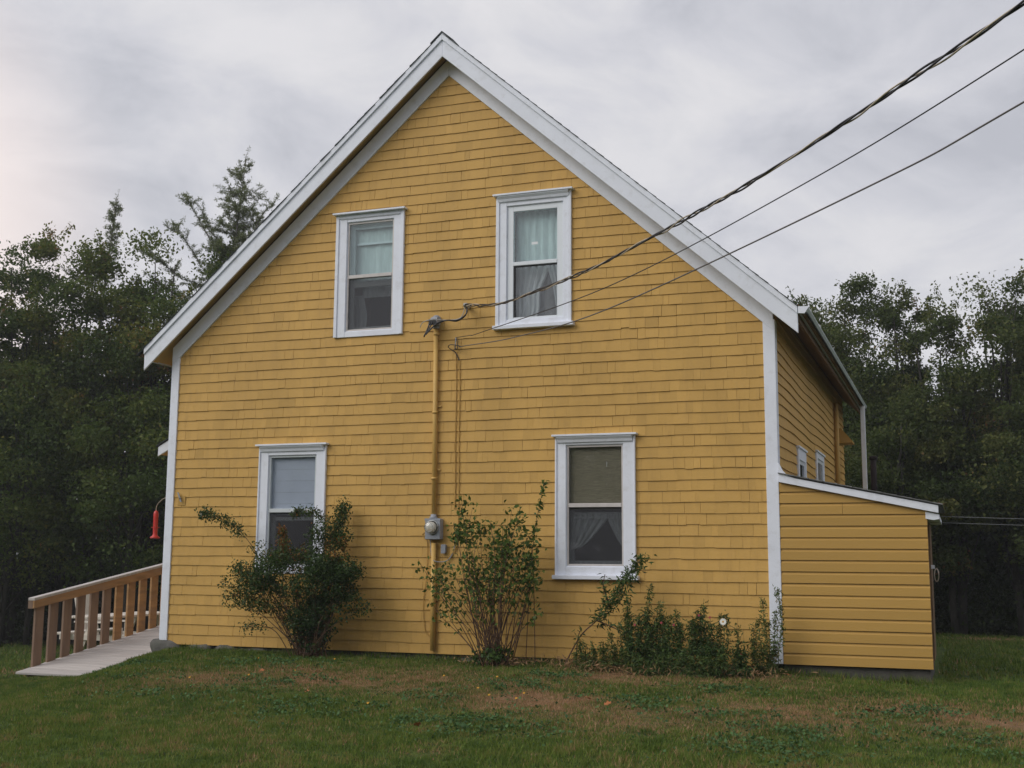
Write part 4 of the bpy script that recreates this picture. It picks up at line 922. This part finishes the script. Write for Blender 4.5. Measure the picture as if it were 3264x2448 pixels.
rose = cane_shrub('rose_bush', "dark leafy rose bush under the lower left window, one long cane arching left", "rose bush", (2.5, -.45), canes,
    [(2.35, -.5, .88, .66, .38, .34, 4600, .5), (2.88, -.45, .85, .46, .32, .36, 3900, .36), (1.80, -.5, .95, .52, .28, .30, 2000, .62), (1.95, -.55, .60, .56, .3, .26, 1700, .6), (2.55, -.5, .45, .36, .28, .3, 1700, .3), (2.5, -.45, .12, .26, .2, .2, 900, .1), (2.65, -.35, 1.28, .30, .2, .28, 1700, .48), (2.25, -.5, 1.15, .30, .2, .2, 700, .78), (2.85, -.35, 1.18, .18, .12, .22, 350, .92), (2.5, -.45, .45, .34, .26, .2, 700, .3), (2.95, -.5, .5, .24, .2, .16, 300, .4), (2.5, -.5, .05, .22, .16, .12, 420, .2)], 'rose', 31, .038, 230, .006)
def flower(c, r_, m, parent, petals=8, facing=(0, -1, .25), name='flower', core=True):
    f_ = Vector(facing).normalized(); a_ = f_.orthogonal().normalized(); b_ = f_.cross(a_); c = Vector(c); mb = MB()
    for i in range(petals):
        an = 2*math.pi*i/petals; d = a_*math.cos(an)+b_*math.sin(an); s_ = f_.cross(d)
        mb.add([c+f_*.002, c+d*r_*.6+s_*r_*.30+f_*r_*.15, c+d*r_+f_*r_*.1, c+d*r_*.6-s_*r_*.30+f_*r_*.15], [(0, 1, 2, 3)])
    o = mb.build(name, m, parent)
    if core and r_ > .02: MB().lathe(c, f_, [(-.002, r_*.28), (r_*.12, r_*.24), (r_*.2, r_*.08)], 8).build('flower_core', M['petal_y'], o)
    return o
flower((.915, -.52, 1.655), .034, M['petal_w'], rose, 9, (-.5, -.8, .1))
# middle shrub: many upright brown canes
gz = float(G(5.0, -.45)); canes = []
tops = [(3.95, 1.05), (4.2, .98), (4.42, 1.55), (4.50, 1.86), (4.62, 1.70), (4.75, 1.5), (4.9, 1.55), (5.0, 1.35), (5.1, 1.5), (5.2, 1.68), (5.3, 1.62), (5.38, 1.4), (5.46, 1.25), (5.5, 1.05), (4.3, .8), (4.6, 1.1), (5.05, 1.1), (4.85, 1.2), (5.42, .8), (4.15, .6), (5.25, 1.1), (4.7, .9)]
for tx, tz in tops*1:
    x = 4.98+(tx-4.98)*.14+rr.gauss(0, .07); y_ = -.45+rr.gauss(0, .08)
    canes.append(([V((x, y_, gz)), V((x*.7+tx*.3, y_-.03, gz+(tz-gz)*.38)), V((x*.3+tx*.7+rr.gauss(0, .03), y_-.04, gz+(tz-gz)*.75)), V((tx, -.42+rr.gauss(0, .08), tz))], 1.0, .42, .55, .055))
for i in range(26):
    tx = 4.95+rr.gauss(0, .28); x = 4.97+rr.gauss(0, .09); canes.append(([V((x, -.45, gz)), V(((x+tx)/2, -.45, .45)), V((tx, -.42, .85+rr.random()*.3))], .1, .6))
canes.append(([V((5.32, -.35, gz)), V((5.36, -.35, .7)), V((5.42, -.35, 1.4)), V((5.50, -.35, 1.8)), V((5.545, -.35, 2.03))], .9, .5, .6, .006))
canes.append(([V((5.42, -.3, gz)), V((5.40, -.3, .8)), V((5.36, -.3, 1.3))], .5, .6, .5))
canes.append(([V((5.1, -.5, gz)), V((5.35, -.6, .3)), V((5.5, -.6, .42)), V((5.56, -.6, .50))], .9, .5, .5, .04))
cane_shrub('leafy_shrub', "tall loose shrub of brown canes between the meter and the lower right window", "shrub", (5.0, -.45), canes,
    [(4.62, -.42, 1.38, .22, .16, .20, 190, .5), (5.2, -.42, 1.30, .28, .18, .28, 200, .5), (4.9, -.45, 1.0, .34, .2, .3, 130, .45), (5.38, -.42, .95, .14, .14, .26, 130, .5), (4.3, -.45, .85, .26, .16, .2, 60, .55), (5.0, -.5, .02, .30, .18, .09, 300, .1)], 'shrub', 32, .066, 40, .0055)
# leaning mullein-like stalk
gz = float(G(5.85, -.4))
cane_shrub('leaning_stalk', "single leafy stalk leaning right below the lower right window's sill", "plant", (5.82, -.4),
    [([V((5.80, -.4, gz)), V((6.0, -.42, .24)), V((6.2, -.42, .43)), V((6.37, -.42, .62)), V((6.50, -.42, .80)), V((6.60, -.42, .98)), V((6.74, -.42, 1.14))], 4.2, .32, .5, .045),
     ([V((6.36, -.42, .6)), V((6.28, -.42, .8)), V((6.30, -.42, .95))], 1.2, .1, .5, .02), ([V((6.2, -.42, .43)), V((6.4, -.45, .36)), V((6.6, -.45, .27))], .6, .1, .5, .03),
     ([V((5.95, -.42, gz)), V((5.98, -.45, .2)), V((6.02, -.45, .33))], .5, .4, .6, .03)], [], 'weed', 33, .070, 90, .009, 'stem', .3, .3)
# border plants
def clump(label, cx, cy, spikes, seed, tint, wide=.16, blobs=(), m='weed', ls=.05):
    r2 = random.Random(seed); g_ = float(G(cx, cy)); cs = []
    for (x, z_) in spikes: cs.append(([V((cx+(x-cx)*.5+r2.gauss(0, .04), cy+r2.gauss(0, .04), g_)), V((x+r2.gauss(0, .02), cy, g_+(z_-g_)*.55)), V((x+r2.gauss(0, .012), cy, z_*1.10+.02))], 1.25, .05, tint+.1, .017))
    return cane_shrub('border_plant', label, "plant", (cx, cy), cs, [(b_[0], b_[1], b_[2]-.05, b_[3]*.95, b_[4], b_[5]*.8, int(b_[6]*.95), b_[7]+.05) for b_ in blobs], m, seed, ls, 300, .0045, 'stem_g', .3, .26, tint)
rj = random.Random(9)
def spk(x0, x1, zlo, zhi, n_): return [(x0+(x1-x0)*(i+.5)/n_+rj.gauss(0, .02), rj.uniform(zlo, zhi)) for i in range(n_)]
clump("low trailing plant at the left end of the flower bed", 6.3, -.6, spk(6.0, 6.55, .04, .18, 16)+[(6.42, .27)], 51, .6, blobs=[(6.3, -.6, -.04, .28, .14, .1, 520, .6)])
clump("upright dark leafy plant at the left of the flower bed", 6.68, -.5, spk(6.5, 6.85, .3, .46, 9)+[(6.60, .62), (6.58, .5)], 52, .4, blobs=[(6.68, -.5, .1, .22, .14, .26, 900, .35)])
clump("plant with the tallest feathery spike in the flower bed", 6.92, -.45, [(6.83, .74), (6.79, .5), (6.9, .56), (6.97, .45)]+spk(6.8, 7.05, .25, .42, 7), 53, .45, blobs=[(6.95, -.5, .1, .22, .14, .24, 900, .4)])
clump("bushy plant with small dark red blooms in mid flower bed", 7.2, -.5, spk(7.02, 7.38, .28, .44, 10)+[(7.14, .48)], 54, .45, blobs=[(7.2, -.52, .08, .24, .15, .22, 950, .42)])
clump("dark dense plant beneath the white daisy", 7.48, -.45, spk(7.32, 7.66, .3, .5, 9)+[(7.44, .55)], 55, .3, blobs=[(7.5, -.48, .12, .22, .14, .26, 1000, .28)])
clump("low spreading plant right of the daisy", 7.78, -.55, spk(7.62, 7.92, .08, .2, 9)+[(7.80, .36)], 56, .4, blobs=[(7.75, -.55, -.02, .24, .14, .12, 650, .35)])
clump("tall sprigs growing in front of the right white corner board", 8.08, -.3, [(8.05, .62), (8.0, .42), (8.12, .4), (8.22, .72), (8.20, .5), (7.93, .34), (7.97, .25), (8.16, .2)], 57, .6, blobs=[(8.02, -.35, .12, .13, .1, .2, 330, .6)], ls=.045)
clump("low dense ground plant along the front of the flower bed", 7.1, -.75, spk(6.6, 7.7, -.02, .1, 22), 58, .5, blobs=[(6.85, -.72, -.05, .3, .14, .1, 700, .5), (7.4, -.72, -.05, .34, .14, .1, 800, .45)])
dz_ = empty('white_daisy', (7.65, -.5, .5), "single white daisy with pale centre above the flower bed", "flower")
flower((7.655, -.52, .455), .040, M['petal_w'], dz_, 14, (.1, -1, .15), 'bloom'); MB().tube([(7.62, -.46, .1), (7.66, -.47, .3), (7.66, -.50, .45)], .003, 5).build('stem', M['stem_g'], dz_)
for (x, z_, wh_) in [(7.12, .41, "second highest, over the bushy mid bed plant"), (7.40, .52, "highest, just left of the white daisy's plant"), (6.98, .43, "beside the tallest feathery spike"), (7.85, .12, "low down, right of the white daisy"), (7.52, .50, "nearest the white daisy"), (6.68, .40, "leftmost, over the upright dark plant")]:
    o = empty('red_bloom', (x, -.5, z_), "small dark red bloom "+wh_, "flower", "dark red blooms in the flower bed")
    flower((x, -.56, z_), .017, M['petal_r'], o, 6, (0, -1, .4), 'petals', False)
    MB().tube([(x, -.5, z_-.12), (x, -.555, z_-.002)], .0025, 4).build('stem', M['stem_g'], o)

# ================================================================ LAWN DETAIL
rng = np.random.default_rng(5)
def inview(x, y, m_=.03):
    dx, dy = x-CAM.x, y-CAM.y; fx, fy = -math.sin(YAW), math.cos(YAW); d = dx*fx+dy*fy; l = dx*math.cos(YAW)+dy*math.sin(YAW)
    return (d > 1) & (np.abs(l/np.maximum(d, .1)) < .4295+m_)
def blades(n_, y0, y1, x0, x1, h, wd):
    x = rng.uniform(x0, x1, n_); y = rng.uniform(y0, y1, n_)
    k_ = inview(x, y, .08) & ~((x > -.02) & (x < 9.80) & (y > -.0) & (y < 9)) & ~((x > -2.74) & (x < -1.40) & (y > .32) & (y < 6.5))
    k_ &= ~((x > 2.6) & (x < 9.9) & (y > -.20+.14*fbm(x, y, 2.5, 3, 2)-.10*(x > 5.4)) & (y < .1) & (rng.random(n_) < .8))
    x, y = x[k_], y[k_]; n2 = len(x); z = G(x, y); d = dry(x, y)
    hh = h*rng.uniform(.5, 1.3, n2)*(1-.45*d)*np.clip(1+.5*fbm(x, y, 3.1, 2, 2)+.75*fbm(x, y, 8.5, 3, 6), .25, 2.4); a = rng.uniform(0, 6.28, n2); ln = rng.uniform(.1, .9, n2)*hh; b = rng.uniform(0, 6.28, n2)
    ww = wd*rng.uniform(.7, 1.3, n2)
    P0 = np.stack([x-ww*np.cos(a), y-ww*np.sin(a), z-.005], 1); P1 = np.stack([x+ww*np.cos(a), y+ww*np.sin(a), z-.005], 1)
    P2 = np.stack([x+ln*np.cos(b), y+ln*np.sin(b), z+hh], 1)
    ti = .25+.22*fbm(x, y, 2.2, 4, 7)+.30*fbm(x, y, 7.5, 4, 1)+rng.normal(size=n2)*.11+.10*smoothstep(-3.4, -4.8, y)+np.where(rng.random(n2) < d*1.05, .45+.25*rng.random(n2), 0)
    return np.stack([P0, P1, P2], 1), ti
def edge_tufts(n_, xa, xb, ya, yb_, h):
    x = rng.uniform(xa, xb, n_); y = rng.uniform(ya, yb_, n_); k_ = fbm(x, y, 3.3, 2, 3)+rng.normal(size=n_)*.25 > -.1; x, y = x[k_], y[k_]; n2 = len(x); z = G(x, y)
    hh = h*rng.uniform(.4, 1.4, n2); a = rng.uniform(0, 6.28, n2); b = rng.uniform(0, 6.28, n2); ln = rng.uniform(.2, .7, n2)*hh
    return np.stack([np.stack([x-.004*np.cos(a), y-.004*np.sin(a), z-.01], 1), np.stack([x+.004*np.cos(a), y+.004*np.sin(a), z-.01], 1), np.stack([x+ln*np.cos(b), np.minimum(y+ln*np.sin(b), -.03), z+hh], 1)], 1), rng.normal(.30, .16, n2)
A = [edge_tufts(5000, .2, 8.2, -.16, -.05, .065), edge_tufts(1500, 8.2, 9.9, -.12, .0, .08), blades(430000, -8.2, -2.5, -3, 12.5, .030, .0042), blades(270000, -2.5, .6, -7, 13, .032, .0055), blades(170000, .6, 16, -18, 16, .055, .012)]
tag(quads('grass', np.concatenate([a[0] for a in A]), np.concatenate([a[1] for a in A]), M['grass']), "mown lawn grass with straw coloured dry patches", "grass", kind='stuff')
# dead stems and litter at the foot of the flower bed
P = [np.stack([rng.normal(cx, sx, n_), rng.normal(cy, .10, n_), np.zeros(n_)], 1) for cx, cy, sx, n_ in ((6.1, -.42, .28, 700), (5.0, -.42, .22, 500), (6.6, -.72, .3, 500), (7.9, -.6, .25, 260))]
P = np.concatenate(P); P[:, 1] = np.minimum(P[:, 1], -.04); P[:, 2] = G(P[:, 0], P[:, 1])+rng.uniform(.0, .10, len(P))
tag(quads('dead_stems', leaves(P, .075, .2, .14, rng), rng.uniform(.62, .95, len(P)), M['grass']), "brown dead stems and litter under the wall plants", "plant litter", kind='stuff')
# clover and broadleaf weeds in patches
P = []
for (cx, cy, rx, ry_, n_) in [(2.6, -1.3, .8, .35, 900), (3.6, -2.6, .8, .3, 1000), (4.9, -4.3, .9, .4, 1300), (6.4, -4.6, .9, .35, 1500), (7.2, -3.0, .9, .35, 1100), (8.6, -3.4, 1.0, .4, 1500), (6.0, -2.2, .5, .25, 700), (8.8, -4.4, .7, .4, 1300), (.9, -1.6, .6, .25, 500), (7.9, -1.7, .5, .2, 600), (9.8, -2.3, .6, .3, 800), (6.0, -1.3, .35, .2, 500), (10, -3.9, .6, .4, 900), (3.2, -3.9, .9, .4, 900), (5.5, -3.3, .7, .25, 600), (2.0, -2.7, .6, .3, 500)]:
    n_ = int(n_*1.1); q = rng.normal(size=(n_, 2))*np.array([rx*.9, ry_*1.5])*.6; k2 = fbm(cx+q[:, 0], cy+q[:, 1], 5, 3, 4) > .02; q = q[k2]; n_ = len(q); x, y = cx+q[:, 0], cy+q[:, 1]; P.append(np.stack([x, y, G(x, y)+rng.uniform(.015, .045, n_)], 1))
P = np.concatenate(P)
tag(quads('clover', leaves(P, .030, 1.4, .8, rng, droop=0), rng.uniform(0, 1, len(P)), M['clover']), "patches of dark clover and plantain in the lawn", "clover", kind='stuff')
def ground_hit(u, v): return None
dan = [(2.62, -3.05), (3.1, -2.7), (3.35, -2.2), (2.3, -1.25), (5.2, -4.1), (6.0, -3.25), (6.25, -3.0), (6.3, -3.35), (5.75, -2.9), (5.05, -2.1), (3.15, -.95), (-.95, -.9), (5.6, -2.0)]
for i, (x, y) in enumerate(dan):
    z_ = float(G(x, y)); o = empty('dandelion', (x, y, z_), "small yellow dandelion flower in the lawn", "flower", "dandelions in the lawn")
    flower((x, y, z_+.055), .013, M['petal_y'], o, 9, (0, -.6, .8), 'bloom', False); MB().tube([(x, y, z_), (x, y, z_+.064)], .002, 4).build('stem', M['stem_g'], o)
fl = [(8.35, -.55), (6.9, -3.2), (7.15, -3.35), (4.2, -3.4), (7.85, -.62), (6.1, -5.0), (3.0, -2.35), (8.0, -1.3), (9.3, -2.6), (5.7, -1.7)]
for i, (x, y) in enumerate(fl):
    z_ = float(G(x, y))+.05; s_ = rr.uniform(.03, .055); a_ = rr.random()*6
    p = [(0, 0), (.5, .35), (.45, .8), (1, .7), (.9, .3), (1.5, 0), (.9, -.3), (1, -.7), (.45, -.8), (.5, -.35)]
    vs = [(x+s_*(u*math.cos(a_)-v*math.sin(a_)), y+s_*(u*math.sin(a_)+v*math.cos(a_)), z_+.02*math.sin(u*2+i)+.01*v) for u, v in p]
    tag(MB().prism(vs, (0, 0, .001)).build('fallen_leaf', M['leaf_dead']), "orange brown fallen leaf lying in the grass", "leaf", "fallen leaves on the lawn")

# ================================================================ AIR
hz = MB().box(-60, 60, -60, 60, -6, 22).build('haze', None)
hm = bpy.data.materials.new('haze_air'); hm.use_nodes = True; t = hm.node_tree; t.nodes.clear(); o = t.nodes.new('ShaderNodeOutputMaterial'); v = t.nodes.new('ShaderNodeVolumePrincipled')
v.inputs['Color'].default_value = (.92, .95, .97, 1); v.inputs['Density'].default_value = .0012; v.inputs['Anisotropy'].default_value = .2; t.links.new(v.outputs[0], o.inputs['Volume'])
hz.data.materials.append(hm); tag(hz, "thin evening haze in the air", "haze", kind='stuff')
SC.cycles.volume_bounces = 0
